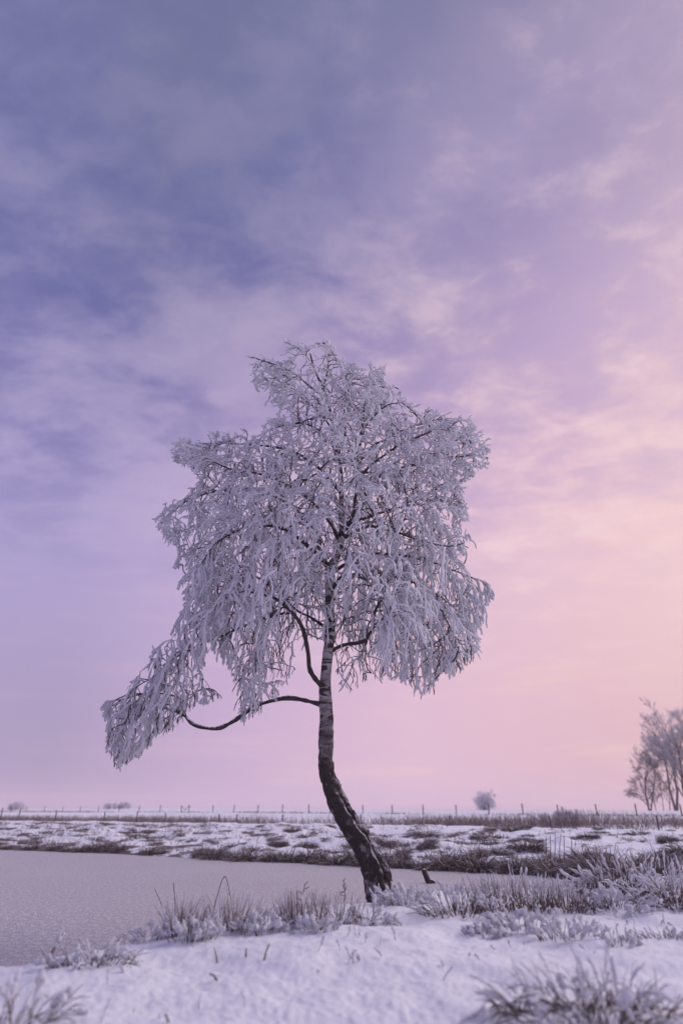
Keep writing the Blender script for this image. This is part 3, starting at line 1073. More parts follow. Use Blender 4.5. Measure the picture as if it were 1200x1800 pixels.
def snowcaps(mbx, Pb, r, p=0.7, start=0.35):
    """lumpy rime round the upper part of the blades"""
    m = RNG.random(len(Pb)) < p
    Q = Pb[m]
    if not len(Q):
        return
    n = len(Q)
    s0 = RNG.uniform(start, min(0.9, start + 0.35), n)[:, None]
    NC = 11
    t = (s0 + (1.03 - s0) * np.linspace(0, 1, NC)[None, :]) * (Q.shape[1] - 1)
    i0 = np.clip(np.floor(t).astype(int), 0, Q.shape[1] - 2)
    f = (t - i0)[..., None]
    ix = np.arange(n)[:, None]
    C = Q[ix, i0] * (1 - f) + Q[ix, i0 + 1] * f
    C[:, :, 2] += r * 0.2
    C = C + RNG.normal(0, r * 0.16, C.shape)
    kk = np.linspace(0, 1, NC)[None, :]
    prof = np.sin(np.clip(kk * 0.86 + 0.08, 0, 1) * math.pi) ** 0.6 * (0.45 + 0.65 * kk)
    R_ = r * (0.30 + 0.95 * RNG.random(n) ** 2)[:, None] * prof * RNG.uniform(0.55, 1.25, (n, NC))
    R_[:, -1] *= 0.4
    k0 = len(mbx.v)
    mbx.tubes(C, R_, 7, 0, frost=1.0)
    v = mbx.v[k0]
    cen_ = np.repeat(C.reshape(-1, 3), 7, axis=0)
    off = v - cen_
    mbx.v[k0] = cen_ + off * (1 + 0.60 * vnoise(v * (0.8 / r) + 5) + RNG.uniform(-0.25, 0.25, len(v)))[:, None]
    # rime needles that break up the outline of the caps
    ns = 10
    ci = np.repeat(np.arange(n), ns)
    ri = RNG.integers(2, NC, n * ns)
    dn_ = RNG.normal(0, 1, (n * ns, 3)) + np.array([0, 0, 0.35])
    dn_ /= np.linalg.norm(dn_, axis=1, keepdims=True)
    rr_ = np.maximum(R_[ci, np.minimum(ri, NC - 2)], r * 0.12)
    o2 = C[ci, ri] + dn_ * rr_[:, None] * 0.55
    e2 = o2 + dn_ * (rr_ * RNG.uniform(0.6, 1.5, n * ns))[:, None]
    mbx.tubes(np.stack([o2, e2], 1), np.stack([rr_ * 0.34, rr_ * 0.10], 1), 3, 0, frost=1.0)


def tuft(name, label, px, py, n, w_px, h_px, group=None, cat='grass tuft', cap=0.9, cap_p=0.7, cap_start=0.35, lean=0.5, r=0.0028, droop=0.5, straight=0.0, flat=0.6, hvar=0.45, mat=None, loc=None):
    g_ = hit(px, py) if loc is None else np.asarray(loc, float)
    m_ = float(mpp(g_))
    t = empty(name, g_)
    t.location.z = float(ground_z(g_[0], g_[1])[0])
    tag(t, label, cat, group)
    b = MB()
    Pb = blades(b, n, w_px * m_ * 0.5 * flat, h_px * m_ * 1.1, lean, r, droop=droop, straight=straight, hvar=hvar, wid=w_px * m_ * 0.5)
    b.build('blades', [mat or M_BLADE], t)['kind'] = 'stuff'
    if cap_p > 0:
        b = MB()
        snowcaps(b, Pb, cap * m_ * 0.72, cap_p, cap_start * 0.85)
        if b.nv:
            b.build('rime_caps', [M_FROST], t)['kind'] = 'stuff'
    return t


tuft('grass_tuft', 'big sedge tuft heavy with snow, out of focus beside bare frosted blades', 1045, 1795, 330, 300, 125, lean=0.9, r=0.0028, cap=8, cap_p=0.5, droop=1.7)
tuft('grass_tuft', 'snowy grass tuft with long blades arching low over the open snow', 905, 1778, 46, 150, 70, lean=1.3, r=0.003, cap=7, cap_p=0.6, droop=2.2)
tuft('grass_tuft', 'blurred dark tuft with bent snowy tips close to the pond ice', 20, 1800, 60, 150, 105, lean=0.7, r=0.0036, cap=10, cap_p=0.6, droop=1.3)
tuft('grass_tuft', 'low snow-crusted tuft with hooked tips at the edge of the ice', 165, 1698, 110, 130, 58, lean=0.6, r=0.0032, cap=7.5, cap_p=0.75, droop=1.5)
tuft('grass_stalk', 'single upright stalk with a round snow cap beside the hooked tuft', 83, 1700, 4, 10, 62, cat='grass stalk', lean=0.1, r=0.0045, cap=9, cap_p=0.9, cap_start=0.55, droop=0.3)
tuft('grass_tuft', 'small snow-capped sprig between the hooked tuft and the reeds', 262, 1655, 34, 70, 36, lean=0.6, cap=7, cap_p=0.85)
tuft('reed_clump', 'thin reed clump with one slanting broken stem by the ice', 322, 1640, 120, 70, 70, cat='reeds', lean=0.35, r=0.0022, cap=3.0, cap_p=0.22, droop=0.3, straight=0.4, mat=M_REED)
tuft('reed_clump', 'reed clump with a tall folded stem standing against the ice', 402, 1636, 120, 80, 72, cat='reeds', lean=0.6, r=0.0022, cap=3.2, cap_p=0.22, droop=0.3, straight=0.4, mat=M_REED)
tuft('reed_clump', 'dense upright reed clump with a dark seed head', 524, 1630, 150, 80, 72, cat='reeds', lean=0.2, r=0.0022, cap=3.0, cap_p=0.22, droop=0.2, straight=0.6, mat=M_REED)
tuft('reed_clump', 'sparse pale reeds just beside the snow-laden root clump', 588, 1622, 110, 90, 62, cat='reeds', lean=0.25, r=0.0021, cap=3.0, cap_p=0.25, droop=0.2, straight=0.6, mat=M_REED)
tuft('grass_tuft', 'row of plump white snow caps below the slanting reed stem', 335, 1656, 44, 80, 48, lean=0.4, cap=10, cap_p=0.8, cap_start=0.3)
tuft('grass_tuft', 'fluffy snow caps in front of the dense upright reeds', 470, 1642, 60, 100, 44, lean=0.6, cap=9, cap_p=0.9, cap_start=0.3)
tuft('grass_tuft', 'low lumpy snow caps below the sparse pale reeds', 555, 1638, 54, 90, 36, lean=0.6, cap=8, cap_p=0.9, cap_start=0.3)
tuft('grass_tuft', 'snow-laden clump drooping over the roots on the ice side of the birch', 645, 1618, 110, 90, 42, lean=1.0, cap=8.5, cap_p=0.85, droop=1.6, cap_start=0.2)
tuft('grass_tuft', 'spiky white tuft against the foot of the birch trunk', 708, 1592, 80, 70, 50, lean=0.7, cap=7, cap_p=0.85, cap_start=0.25)
tuft('grass_stalk', 'tall fat snow-covered stalk rising from the dark fan of sedge', 797, 1602, 5, 12, 70, cat='grass stalk', lean=0.12, r=0.004, cap=10, cap_p=1.0, cap_start=0.4, droop=0.2)
tuft('grass_tuft', 'dark fan of sedge blades near the birch foot', 808, 1610, 120, 120, 58, lean=1.1, r=0.0036, cap=5.5, cap_p=0.55, cap_start=0.6, droop=0.4)
tuft('reed_clump', 'wide stand of stubbly reeds in front of the broken stake', 905, 1600, 300, 160, 70, cat='reeds', lean=0.3, r=0.0024, cap=2.8, cap_p=0.5, cap_start=0.55, droop=0.2, straight=0.5, mat=M_REED)
tuft('reed_clump', 'short reddish reed stubble where the pond narrows', 985, 1598, 220, 120, 54, cat='reeds', lean=0.4, r=0.0024, cap=2.6, cap_p=0.45, cap_start=0.55, droop=0.3, straight=0.4, mat=M_REED)
tuft('grass_tuft', 'hand-shaped spray of thick snowy shoots beyond the open snow', 920, 1638, 40, 90, 56, lean=1.0, r=0.003, cap=9.5, cap_p=0.9, cap_start=0.35, droop=0.4)
tuft('grass_tuft', 'leaning pair of snowy shoots next to the dark sedge fan', 868, 1616, 10, 20, 52, lean=0.5, r=0.004, cap=9, cap_p=0.8, cap_start=0.45)
tuft('grass_tuft', 'half-buried brown tuft with a snow hood on the open bank', 850, 1648, 36, 60, 26, lean=0.7, cap=9, cap_p=0.7)
tuft('grass_tuft', 'snowy shoots standing apart in front of the reddish stubble', 1000, 1650, 44, 110, 44, lean=0.6, cap=8, cap_p=0.85)
tuft('sedge_clump', 'large frosted sedge clump overhanging the end of the pond', 1130, 1572, 620, 190, 86, cat='sedge', lean=1.0, r=0.003, cap=3.2, cap_p=0.5, cap_start=0.45, droop=1.6, mat=M_REED)
tuft('sedge_clump', 'reddish sedge clump reaching down to the ice at the pond end', 1075, 1572, 320, 100, 70, cat='sedge', lean=0.8, r=0.003, cap=3.6, cap_p=0.35, cap_start=0.5, droop=0.8, mat=M_REED)
tuft('sedge_clump', 'arching white sedge clump on the higher snow beyond the brown patch', 1190, 1590, 300, 120, 80, cat='sedge', lean=1.0, r=0.003, cap=3.8, cap_p=0.55, droop=1.2, mat=M_REED)
tuft('grass_tuft', 'snow-bowed tuft in front of the large sedge clump', 1080, 1600, 90, 110, 46, lean=0.8, cap=8, cap_p=0.85, droop=1.0)
tuft('grass_tuft', 'flat brown patch of frosted grass on the snow slope', 1175, 1650, 90, 110, 24, lean=0.9, r=0.0028, cap=4.5, cap_p=0.35)
tuft('grass_tuft', 'faint frosted sprig in the snow above the out-of-focus tuft', 1085, 1655, 30, 70, 34, lean=0.5, cap=7, cap_p=0.7)


def stem(name, label, pts_px, y_off=0.0, r=0.0028, cap=True, group=None, cat='reed stem', twig=0):
    """one tall dry stem traced from its foot to its tip"""
    g_ = hit(*pts_px[0])
    m_ = mpp(g_)
    P_ = at(np.array([p[0] for p in pts_px]), np.array([p[1] for p in pts_px]), np.linspace(g_[1], g_[1] + y_off, len(pts_px)))
    P_[0, 2] -= 0.03
    t = MB()
    c = catmull(P_, 26)
    R_ = r * (1 - 0.45 * np.linspace(0, 1, 26)) * RNG.uniform(0.9, 1.3, 26)
    R_[-1] *= 0.3
    t.tubes(c, R_, 6, 0, frost=np.linspace(0.15, 0.45, 26)[None, :])
    for _ in range(twig):
        k_ = int(RNG.integers(10, 25))
        d_ = RNG.normal(0, 0.5, (1, 3)) + np.array([[0, 0, 0.8]])
        d_ /= np.linalg.norm(d_)
        s_ = grow_twigs(c[k_][None], d_, np.array([0.05]), 0.3, 6)
        t.tubes(s_, np.array([[0.0035, 0.004, 0.005, 0.004, 0.004, 0.001]]), 5, 0, frost=0.45)
    o = t.build(name, [M_REED], loc=g_)
    tag(o, label, cat, group)
    return o


stem('tall_reed', 'slanting broken reed stem over the ice', [(296, 1616), (285, 1592), (272, 1562)], r=0.006)
stem('tall_reed', 'tall thin reed rising out of the slanting-stem clump', [(309, 1628), (308, 1590), (305, 1550)], r=0.0045)
stem('tall_reed', 'folded reed stem bent over at the top, forming a peak', [(372, 1618), (380, 1582), (394, 1541), (402, 1560), (412, 1618)], r=0.0048)
stem('weed_stalk', 'dark dead weed stalk with a seed head among upright reeds', [(529, 1615), (531, 1585), (536, 1552)], r=0.006, twig=9, cat='weed')
stem('weed_stalk', 'pale thin weed stalk with small side buds near the birch', [(604, 1608), (606, 1575), (603, 1546)], r=0.0045, twig=6, cat='weed')
stem('tall_reed', 'straight reed standing close beside the dark weed stalk', [(514, 1618), (513, 1590), (511, 1566)], r=0.0045)
for i, (x, y, dx, dy, lb) in enumerate([
        (384, 1692, -8, -26, 'thick broken stub poking steeply from the open snow'), (462, 1688, 12, -30, 'dark slanting stub leaning away from its neighbours in open snow'),
        (432, 1684, 1, -18, 'thin upright stub standing between two dark stubs'), (386, 1720, -18, -8, 'dark twig lying almost flat on the open snow'),
        (300, 1802, -10, -20, 'blurred brown stub standing alone, far from the other stubs')]):
    stem('grass_stub', lb, [(x, y), (x + dx * 0.5, y + dy * 0.5), (x + dx, y + dy)], r=0.006, cat='grass stub')
for x, y in [(966, 1518), (974, 1514), (982, 1516), (990, 1520), (1003, 1522), (958, 1522)]:
    stem('tall_reed', 'thin tall reed standing alone on the far bank slope', [(x, y), (x + 1, y - 28), (x + random.uniform(-3, 4), y - 52)], r=0.009, group='tall reeds on the far bank slope')

# short stubble all over the near snow: nobody could count it
st = MB()
sx = RNG.uniform(-5.5, 6.5, 5200)
sy = RNG.uniform(1.6, 11.5, 5200)
sn = fbm(xyz(sx, sy) * 1.7 + 50, 3)
dnr = seg_dist(sx, sy, NEAR)
sm = (~inside(sx, sy, POND)) & (sy < 12) & (RNG.random(5200) < np.clip(0.10 + 0.75 * sn + 0.55 * np.exp(-(dnr / 0.45) ** 2) + 0.22 * (sx > 0.6), 0.03, 1))
sx, sy = sx[sm], sy[sm]
sz = ground_z(sx, sy)
n = len(sx)
o_ = np.stack([sx, sy, sz - 0.015], -1)
d_ = RNG.normal(0, 0.38, (n, 3)) + np.array([0, 0, 1.0])
d_ /= np.linalg.norm(d_, axis=1, keepdims=True)
hh = RNG.uniform(0.03, 0.10, n) + 0.07 * RNG.random(n) * np.exp(-(seg_dist(sx, sy, NEAR) / 0.4) ** 2)
PB = grow_twigs(o_, d_, hh, 0.6 * RNG.random(n), 7, 0.08)
st.tubes(PB, 0.0022 * RNG.uniform(0.7, 1.5, n)[:, None] * (1 - 0.5 * np.linspace(0, 1, 7))[None, :], 3, 0, frost=0.25 + 0.3 * RNG.random(n))
sto = st.build('grass', [M_BLADE])
tag(sto, 'short dead grass stubble poking through the near snow', 'grass', kind='stuff')
st = MB()
snowcaps(st, PB, 0.013, 0.80, 0.15)
sto = st.build('rimed_grass', [M_FROST])
tag(sto, 'stubby rime-coated grass ends standing over the near snow', 'frosted grass', kind='stuff')

# ------------------------------------------------------------------ far bank tussocks
PROTO = []
for v in range(5):
    b = MB()
    Pb = blades(b, 420, 0.26, 0.52, lean=0.9, r=0.0085, droop=1.5, hvar=0.55, base_frost=0.24, wid=0.40)
    PROTO.append(b.mesh('tussock_blades', [M_BLADE]))
LOWP = []
for v in range(4):
    b = MB()
    Pb = blades(b, 170, 0.20, 0.27, lean=1.2, r=0.008, droop=2.0, hvar=0.5, base_frost=0.26, wid=0.30)
    LOWP.append(b.mesh('low_tussock_blades', [M_BLADE]))


def place_tussock(x, y, proto, sc, label, group, name='grass_tussock'):
    o = bpy.data.objects.new(name, proto)
    COL.objects.link(o)
    o.location = (x, y, float(ground_z(x, y)[0]) - 0.01)
    o.rotation_euler = (0, 0, random.uniform(0, 6.28))
    o.scale = (sc * random.uniform(0.8, 1.35), sc * random.uniform(0.8, 1.2), sc * random.uniform(0.8, 1.15))
    tag(o, label, 'grass tussock', group)
    return o


fp = np.array(FAR)
# shore walk: sample along the far waterline
shore = []
for k in range(1, len(fp) - 1):
    a_, b_ = fp[k], fp[k + 1]
    L = np.linalg.norm(b_ - a_)
    nrm = np.array([-(b_ - a_)[1], (b_ - a_)[0]]) / L
    if nrm[1] < 0:
        nrm = -nrm
    s_ = 0.0
    while s_ < L:
        p_ = a_ + (b_ - a_) * s_ / L
        shore.append((p_, nrm))
        s_ += random.uniform(0.22, 0.50)
for p_, nrm in shore:
    px_, py_ = to_px(np.array([p_[0], p_[1], 0.1]))
    if px_ < -40 or px_ > 1060:
        continue
    dens = 0.62 if px_ < 340 else 1.0
    if random.random() > dens:
        continue
    off = random.uniform(0.05, 0.55)
    q_ = p_ + nrm * off
    lb = ('sparse brown tussock at the far waterline near the fallen pole' if px_ < 340 else
          'brown overhanging tussock at the far waterline between fallen pole and birch trunk' if px_ < 575 else
          'brown waterline tussock directly behind the leaning birch trunk' if px_ < 700 else
          'brown overhanging tussock at the far waterline behind the broken stake' if px_ < 880 else
          'brown waterline tussock where the far bank meets the pond end')
    place_tussock(q_[0], q_[1], random.choice(PROTO), random.uniform(0.5, 1.0) * (0.8 if px_ < 340 else 1.0), lb, 'tussocks along the far waterline')
cnt = 0
while cnt < 200:
    px_, py_ = random.uniform(-20, 1215), random.uniform(1450, 1524)
    g_ = hit(px_, py_)
    df_ = float(seg_dist(np.array([g_[0]]), np.array([g_[1]]), FAR)[0])
    if g_[1] < 10.5 or df_ < 0.8 or df_ > 11 or bool(inside(np.array([g_[0]]), np.array([g_[1]]), POND)[0]):
        continue
    cnt += 1
    if fbm(np.array([g_[0], g_[1], 0]) * 0.6 + 4, 2) < -0.25:
        continue
    where = ('above the fallen pole' if px_ < 340 else 'between fallen pole and birch trunk' if px_ < 560 else 'beyond the birch trunk' if px_ < 700
             else 'above the broken stake' if px_ < 900 else 'around the thin tall reeds' if px_ < 1050 else 'beyond the large sedge clump')
    height_ = 'low on' if df_ < 3.5 else 'halfway up' if df_ < 7 else 'near the crest of'
    place_tussock(g_[0], g_[1], random.choice(LOWP if random.random() < 0.8 else PROTO), random.uniform(0.35, 0.85),
                  'small tussock %s the snowy far bank, %s' % (height_, where), 'tussocks on the far bank slope', 'small_tussock')
bk = MB()
nb = 26000
bx_ = RNG.uniform(-24, 16, nb)
bd_ = RNG.uniform(0.1, 10.5, nb) ** 1.0
by_ = np.interp(bx_, fp[:, 0], fp[:, 1]) + bd_
bf = fbm(xyz(bx_ * 1.6, by_ * 1.6) + 12, 3) + 0.15 * np.exp(-(bd_ / 0.9) ** 2)
px_, py_ = to_px(np.stack([bx_, by_, np.full(nb, 0.3)], -1))
mk = (bf > RNG.uniform(0.0, 0.55, nb) - 0.22 * sstep(520 - px_, 0, 200)) & (px_ > -40) & (px_ < 1240) & (~inside(bx_, by_, POND)) & (by_ > 10.5)
bx_, by_ = bx_[mk], by_[mk]
n = len(bx_)
d_ = RNG.normal(0, 0.5, (n, 3)) + np.array([0, 0, 1.0])
d_ /= np.linalg.norm(d_, axis=1, keepdims=True)
PB = grow_twigs(np.stack([bx_, by_, ground_z(bx_, by_) - 0.03], -1), d_, RNG.uniform(0.08, 0.26, n), 1.4 * RNG.random(n), 4, 0.12)
bk.tubes(PB, RNG.uniform(0.004, 0.008, n)[:, None] * np.array([1, 1, 0.8, 0.3])[None, :], 3, 0, frost=0.15 + 0.4 * RNG.random(n))
tag(bk.build('grass', [M_BLADE]), 'frosted dead grass scattered over the far bank slope', 'grass', kind='stuff')
# taller clumps at the right end of the far bank
for (x, y, s_) in [(905, 1530, 1.15), (1000, 1540, 1.25), (1060, 1535, 1.3), (1110, 1530, 1.3), (1160, 1520, 1.2), (960, 1520, 1.1), (1030, 1515, 1.1), (1185, 1540, 1.2)]:
    g_ = hit(x, y)
    place_tussock(g_[0], g_[1], random.choice(PROTO), s_ * 0.72, 'tall frosted tussock where the far bank bends round the pond end', 'tall tussocks round the pond end', 'tall_tussock')

# ------------------------------------------------------------------ reeds in the ditch behind the far bank (one mass)
rb = MB()
N_R = 46000
rx = RNG.uniform(-75, 45, N_R)
dfr = RNG.uniform(14.5, 27, N_R)
ry = np.interp(rx, fp[:, 0], fp[:, 1]) + dfr * 1.1
dens = fbm(xyz(rx * 0.16, ry * 0.30) + 3, 3)
px_, py_ = to_px(np.stack([rx, ry, np.full(N_R, 0.5)], -1))
band = np.interp(px_, [0, 250, 500, 650, 760, 880, 1000, 1120, 1200], [0.05, 0.08, 0.15, 0.3, 0.15, 0.25, 0.4, 0.1, 0.2])
m = (px_ > -60) & (px_ < 1260) & (dens + band > RNG.uniform(-0.25, 0.45, N_R))
rx, ry, px_ = rx[m], ry[m], px_[m]
rz = ground_z(rx, ry)
n = len(rx)
d_ = RNG.normal(0, 0.30, (n, 3)) + np.array([0, 0, 1.0])
d_ /= np.linalg.norm(d_, axis=1, keepdims=True)
hh = RNG.uniform(0.36, 0.74, n) * np.interp(px_, [0, 600, 900, 1000, 1200], [0.75, 0.95, 1.0, 1.3, 1.0])
PB = grow_twigs(np.stack([rx, ry, rz - 0.05], -1), d_, hh, 0.9 * RNG.random(n), 4, 0.10)
rb.tubes(PB, RNG.uniform(0.005, 0.010, n)[:, None] * np.array([1, 1, 1.2, 0.4])[None, :], 3, 0, frost=0.15 + 0.5 * RNG.random(n)[:, None] * np.linspace(0.2, 1, 4)[None, :])
ro = rb.build('reeds', [M_REED])
tag(ro, 'mass of frosted brown reeds in the ditch between bank and dike', 'reeds', kind='stuff')

# dead grass along the foot of the upper fence
gb = MB()
n = 5200
L_F = float(np.linalg.norm(F_B - F_A))
ss = RNG.uniform(-18, L_F + 30, n)
tt = RNG.normal(-0.2, 0.55, n)
ok = fbm(np.stack([ss * 0.15, ss * 0, ss * 0], -1), 2) + 0.45 > RNG.uniform(0, 0.7, n)
ss, tt = ss[ok], tt[ok]
n = len(ss)
p_ = F_A[None] + F_DIR[None] * ss[:, None] + F_NRM[None] * tt[:, None]
zz = ground_z(p_[:, 0], p_[:, 1])
d_ = RNG.normal(0, 0.4, (n, 3)) + np.array([0, 0, 1.0])
d_ /= np.linalg.norm(d_, axis=1, keepdims=True)
PB = grow_twigs(np.stack([p_[:, 0], p_[:, 1], zz - 0.03], -1), d_, RNG.uniform(0.12, 0.38, n), 0.8 * RNG.random(n), 5, 0.1)
gb.tubes(PB, np.full((n, 5), 0.016) * np.array([1, 1, 0.9, 0.8, 0.3])[None, :], 3, 0, frost=0.1 + 0.2 * RNG.random(n))
go = gb.build('grass', [M_BLADE])
tag(go, 'strip of dead grass along the foot of the dike fence', 'grass', kind='stuff')


# ------------------------------------------------------------------ shrubs and far trees
def woody(name, label, base, height, spread, n_stem, levels, r0, group=None, cat='shrub', lean=0.4, up=0.25, frost=0.5, trunk_free=0.0, seed=1, n_kid=(3, 5), crown='twigs', ln=0.62, bare=0.25, rmin=0.014, fan=0.75):
    """branching woody plant: trunk(s) and a crown of ever finer boughs"""
    rg = np.random.default_rng(seed)
    root = empty(name, base)
    tag(root, label, cat, group)
    stems, crown_mb = MB(), MB()

    def bough(o, d, L, r, lev):
        n = (7, 5, 4, 3, 3, 3)[lev]
        P_ = np.zeros((n, 3))
        P_[0] = o
        dd = d.copy()
        for k in range(1, n):
            dd = dd + rg.normal(0, 0.10, 3) + np.array([0, 0, up * 0.25])
            dd /= np.linalg.norm(dd)
            P_[k] = P_[k - 1] + dd * L / (n - 1)
        R_ = np.maximum(r * np.linspace(1, 0.45, n), rmin)
        (stems if lev == 0 else crown_mb).tubes(P_, R_, 6 if lev == 0 else 3, 0, frost=0.0 if lev == 0 else frost * lev / levels)
        if lev >= levels:
            return
        for _ in range(rg.integers(n_kid[0], n_kid[1] + 1) + (3 if lev == 0 else 0)):
            t = rg.uniform(bare if lev == 0 else 0.25, 1.0)
            k = min(n - 2, int(t * (n - 1)))
            f = t * (n - 1) - k
            o2 = P_[k] * (1 - f) + P_[k + 1] * f
            dp = P_[k + 1] - P_[k]
            dp /= np.linalg.norm(dp)
            s_ = np.cross(dp, rg.normal(0, 1, 3))
            s_ /= np.linalg.norm(s_) + 1e-9
            d2 = dp * 0.8 + s_ * fan * (0.85 if lev else 1.0) * rg.uniform(0.6, 1.2)
            d2 /= np.linalg.norm(d2)
            bough(o2, d2, L * ln * rg.uniform(0.7, 1.1) * (1.15 - 0.35 * t), R_[k] * 0.55, lev + 1)

    for i in range(n_stem):
        a = rg.uniform(0, 6.28)
        rr = rg.uniform(0, 1) ** 0.5
        o = np.array([math.cos(a) * rr * spread * 0.25, math.sin(a) * rr * spread * 0.25, -0.2])
        d = np.array([math.cos(a) * rr * lean, math.sin(a) * rr * lean, 1.0])
        d /= np.linalg.norm(d)
        bough(o, d, height * rg.uniform(0.6, 0.85), r0 * rg.uniform(0.7, 1.1), 0)
    stems.build('trunk', [M_FARWOOD], root)
    c = crown_mb.build(crown, [M_FARWOOD], root)
    c['kind'] = 'stuff'
    return root


def stand(px, y):
    p = at(px, 1420, y)
    p[2] = float(ground_z(p[0], p[1])[0])
    return p


woody('bare_tree', 'tall frosted bare tree behind the dike fence, broad crown', stand(1204, 100), 12.2, 1.2, 3, 5, 0.26, cat='tree', lean=0.22, up=0.45, frost=0.62, seed=5, n_kid=(4, 5), crown='crown', ln=0.60, bare=0.06, fan=0.62, rmin=0.012)
woody('bare_tree', 'tall upright bare tree close against the broad-crowned one', stand(1186, 104), 12.0, 0.8, 2, 5, 0.22, cat='tree', lean=0.25, up=0.45, frost=0.62, seed=9, n_kid=(4, 5), crown='crown', ln=0.60, bare=0.08, fan=0.62, rmin=0.012)
woody('bare_tree', 'smaller fan-shaped bare tree beside the tall frosted ones', stand(1139, 98), 7.0, 0.8, 2, 5, 0.15, cat='tree', lean=0.35, up=0.35, frost=0.5, seed=13, n_kid=(3, 5), crown='crown', bare=0.05, fan=0.8, rmin=0.011)
for i, (px, y, h, s_) in enumerate([(1152, 101, 4.6, 3), (1163, 99, 5.2, 4), (1176, 102, 4.6, 6)]):
    woody('young_tree', 'thin young bare tree filling the gap under the tall frosted trees', stand(px, y), h, 0.4, 1, 3, 0.07, group='thin young trees by the dike fence', cat='tree', lean=0.3, up=0.2, frost=0.4, seed=20 + i, n_kid=(4, 5), crown='crown', bare=0.2)
woody('frosted_shrub', 'round white frosted shrub alone on the dike crest', stand(848, 108), 2.7, 2.4, 14, 3, 0.05, lean=0.8, up=0.05, frost=0.9, seed=31, n_kid=(4, 6), bare=0.02)
woody('frosted_shrub', 'wide low hazy shrub on the distant dike crest', stand(208, 158), 1.5, 9.5, 26, 3, 0.05, lean=0.9, up=0.0, frost=0.8, seed=33, n_kid=(4, 6), bare=0.02)
woody('frosted_shrub', 'faint hazy bush rising beyond the far end of the fence', stand(26, 172), 2.0, 5, 16, 3, 0.05, lean=0.9, up=0.0, frost=0.8, seed=35, n_kid=(4, 6), bare=0.02)
g_ = at(985, 1440, 36)
g_[2] = float(ground_z(g_[0], g_[1])[0])
woody('frosted_shrub', 'tangled brownish shrub standing highest among the ditch reeds', g_, 0.95, 2.6, 13, 3, 0.014, lean=0.9, up=0.1, frost=0.6, rmin=0.007, seed=41, n_kid=(4, 6))


# ------------------------------------------------------------------ fences
def post(mbx, p, h, w, tilt):
    c = np.array([p + np.array([tilt[0] * k, tilt[1] * k, 0]) * h + np.array([0, 0, k * (h + 0.25) - 0.25]) for k in (0, 0.25, 0.5, 0.75, 0.96, 1.0, 1.0)])
    R_ = np.array([1, 1.02, 0.98, 1, 0.98, 0.9, 0.02]) * w
    mbx.tubes(c, R_, 8, 0, frost=0.0)
    return c


fence = empty('wire_fence', (F_A[0], F_A[1], 0))
tag(fence, 'long wire mesh fence with wooden posts along the snowy dike', 'fence')
FO = np.array([F_A[0], F_A[1], 0.0])
tops_px = [1258, 1196, 1117, 1048, 980, 918, 858, 801, 743, 689, 637, 590, 543, 496, 453, 411, 374, 332, 319, 282, 245, 210, 173, 141, 111, 78, 47, 20, -8]
heads, feet = [], []
for i, px in enumerate(tops_px):
    u = (px - 600) / FPX
    # where the sight line meets the fence line on the ground (plan view)
    den = math.cos(PITCH) * 1.0
    k_ = u / (math.cos(PITCH) + math.sin(PITCH) * 525 / FPX)
    # x = k*y ; F_A + s*F_DIR
    s_ = (F_A[0] - k_ * F_A[1]) / (k_ * F_DIR[1] - F_DIR[0])
    p2 = F_A + F_DIR * s_
    z = float(ground_z(p2[0], p2[1])[0])
    b = MB()
    c = post(b, np.array([p2[0], p2[1], z]) - FO, random.uniform(1.0, 1.14), 0.062, (random.uniform(-0.05, 0.05), random.uniform(-0.05, 0.05)))
    b.build('post', [M_WOOD], fence)
    heads.append(c[4])
    feet.append(np.array([p2[0], p2[1], z]) - FO)
# M-shaped brace between the twin gate posts
i0 = tops_px.index(332)
b = MB()
mid_ = (feet[i0] + feet[i0 + 1]) / 2 + np.array([0, 0, 0.35])
for e_ in (i0, i0 + 1):
    l_ = np.linspace(0, 1, 6)[:, None]
    b.tubes(heads[e_] * (1 - l_) + mid_ * l_, np.full(6, 0.045), 6, 0, frost=0.0)
b.build('brace', [M_WOOD], fence)
b = MB()
for a_, c_ in zip(range(len(heads) - 1), range(1, len(heads))):
    l_ = np.linspace(0, 1, 4)[:, None]
    up_a, up_c = heads[a_] - feet[a_], heads[c_] - feet[c_]
    for hgt in (0.18, 0.36, 0.54, 0.72, 0.94):
        P_ = (feet[a_] + up_a * hgt) * (1 - l_) + (feet[c_] + up_c * hgt) * l_
        P_[:, 2] -= 0.015 * np.sin(l_[:, 0] * math.pi)
        b.tubes(P_, np.full(4, 0.0045), 3, 0, frost=0.4)
    span = np.linalg.norm(feet[c_] - feet[a_])
    if feet[a_][1] + F_A[1] < 95:
        for l in np.arange(0.3, span, 0.32) / span:
            q0 = feet[a_] * (1 - l) + feet[c_] * l
            uq = up_a * (1 - l) + up_c * l
            P_ = q0[None] + uq[None] * np.array([0.10, 0.4, 0.7, 0.94])[:, None]
            b.tubes(P_, np.full(4, 0.004), 3, 0, frost=0.4)
b.build('wire_mesh', [M_WIRE], fence)['kind'] = 'stuff'

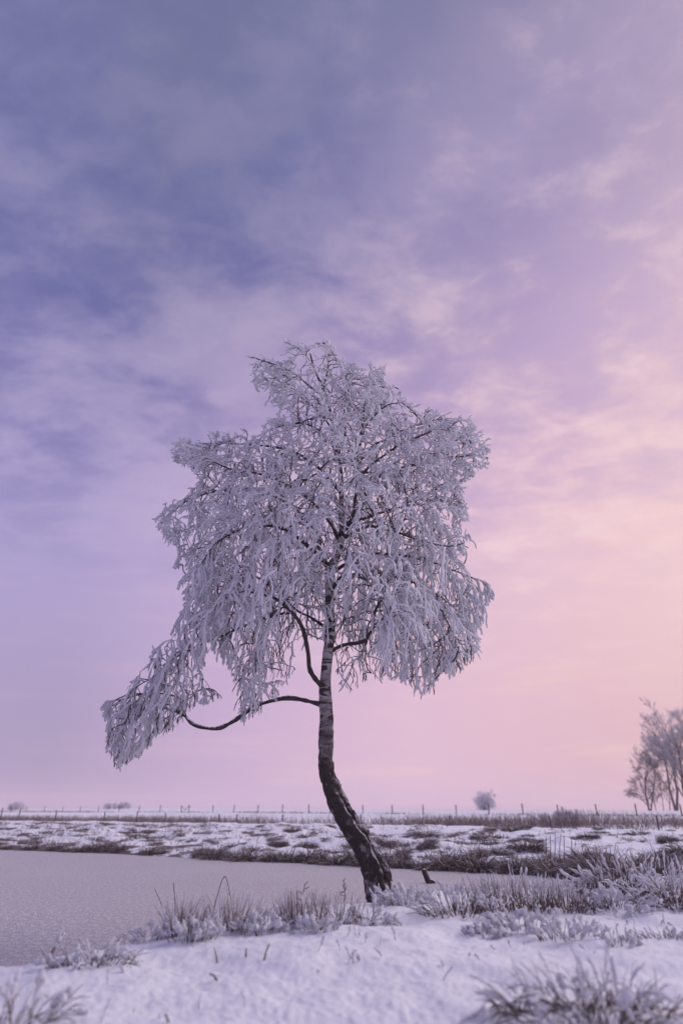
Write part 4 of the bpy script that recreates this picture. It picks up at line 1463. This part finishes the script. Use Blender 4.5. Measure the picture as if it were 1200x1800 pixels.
low_px = [(2, 1438), (32, 1440), (98, 1442), (183, 1445), (241, 1444), (289, 1447), (385, 1449), (415, 1450), (496, 1452), (635, 1450), (791, 1452), (968, 1455), (1156, 1451)]
f2 = empty('ditch_fence', (0, 40, 0))
tag(f2, 'lower fence of slim uneven stakes along the reedy ditch', 'fence')
FO2 = np.array([0, 40.0, 0])
hd = []
for i, (px, py) in enumerate(low_px):
    yy = np.interp(px, [0, 300, 600, 1000, 1200], [44, 39, 34, 29, 28])
    p = at(px, py, yy)
    z = float(ground_z(p[0], p[1])[0])
    top = at(px, py - 17, yy)[2] + 0.03
    b = MB()
    c = post(b, np.array([p[0], p[1], z]) - FO2, max(0.55, top - z), 0.032, (random.uniform(-0.06, 0.06), random.uniform(-0.04, 0.04)))
    b.build('post', [M_WOOD], f2)
    hd.append(c)
b = MB()
for a_, c_ in zip(hd[:-1], hd[1:]):
    l_ = np.linspace(0, 1, 5)[:, None]
    for k_ in (2, 4):
        P_ = a_[k_] * (1 - l_) + c_[k_] * l_
        P_[:, 2] -= 0.03 * np.sin(l_[:, 0] * math.pi)
        b.tubes(P_, np.full(5, 0.003), 3, 0, frost=0.4)
b.build('wire', [M_WIRE], f2)

# ------------------------------------------------------------------ stake in the ice, fallen pole on the far shore
g_ = hit(752, 1553)
g_[2] = 0.0
m_ = float(mpp(g_))
b = MB()
c = np.array([[0.03, 0, -0.12], [0.02, 0, 0.0], [-0.01, 0, 0.06], [-0.035, 0, 0.12], [-0.055, 0, 0.17], [-0.062, 0, 0.19], [-0.068, 0.005, 0.205]]) * (m_ / 0.0092)
b.tubes(c, np.array([0.055, 0.052, 0.046, 0.042, 0.040, 0.034, 0.004]) * (m_ / 0.0092), 10, 0, frost=0.0)
b.tubes(np.array([[0.02, 0, 0.03], [0.06, 0, 0.035], [0.09, 0.0, 0.012], [0.11, 0, -0.02]]) * (m_ / 0.0092), np.array([0.03, 0.028, 0.026, 0.02]) * (m_ / 0.0092), 8, 0, frost=0.0)
tag(b.build('wooden_stake', [M_WOOD], loc=None), 'dark broken wooden stake leaning out of the pond ice', 'stake').location = g_
p0, p1 = hit(115, 1497), hit(155, 1487)
l_ = np.linspace(0, 1, 10)[:, None]
P_ = p0 * (1 - l_) + p1 * l_ + np.array([0, 0, 0.05])
b = MB()
b.tubes(P_, np.full(10, 0.028) * RNG.uniform(0.85, 1.1, 10), 6, 0, frost=0.75)
tag(b.build('fallen_pole', [M_REED], loc=p0), 'pale frosted pole lying across the far waterline', 'pole')

# ------------------------------------------------------------------ winter haze
bpy.ops.mesh.primitive_cube_add(size=1)
haze = bpy.context.object
haze.name = 'haze'
haze.scale = (2000, 2000, 22)
haze.location = (0, 0, 22 / 2 - 1.6)
hm = bpy.data.materials.new('haze_air')
hm.use_nodes = True
hm.node_tree.nodes.clear()
ho = hm.node_tree.nodes.new('ShaderNodeOutputMaterial')
hv = hm.node_tree.nodes.new('ShaderNodeVolumePrincipled')
hv.inputs['Color'].default_value = (1.0, 0.87, 0.90, 1)
hv.inputs['Density'].default_value = 0.0010
hm.node_tree.links.new(hv.outputs[0], ho.inputs['Volume'])
haze.data.materials.append(hm)
tag(haze, 'pale winter haze over the meadow', 'haze', kind='stuff')
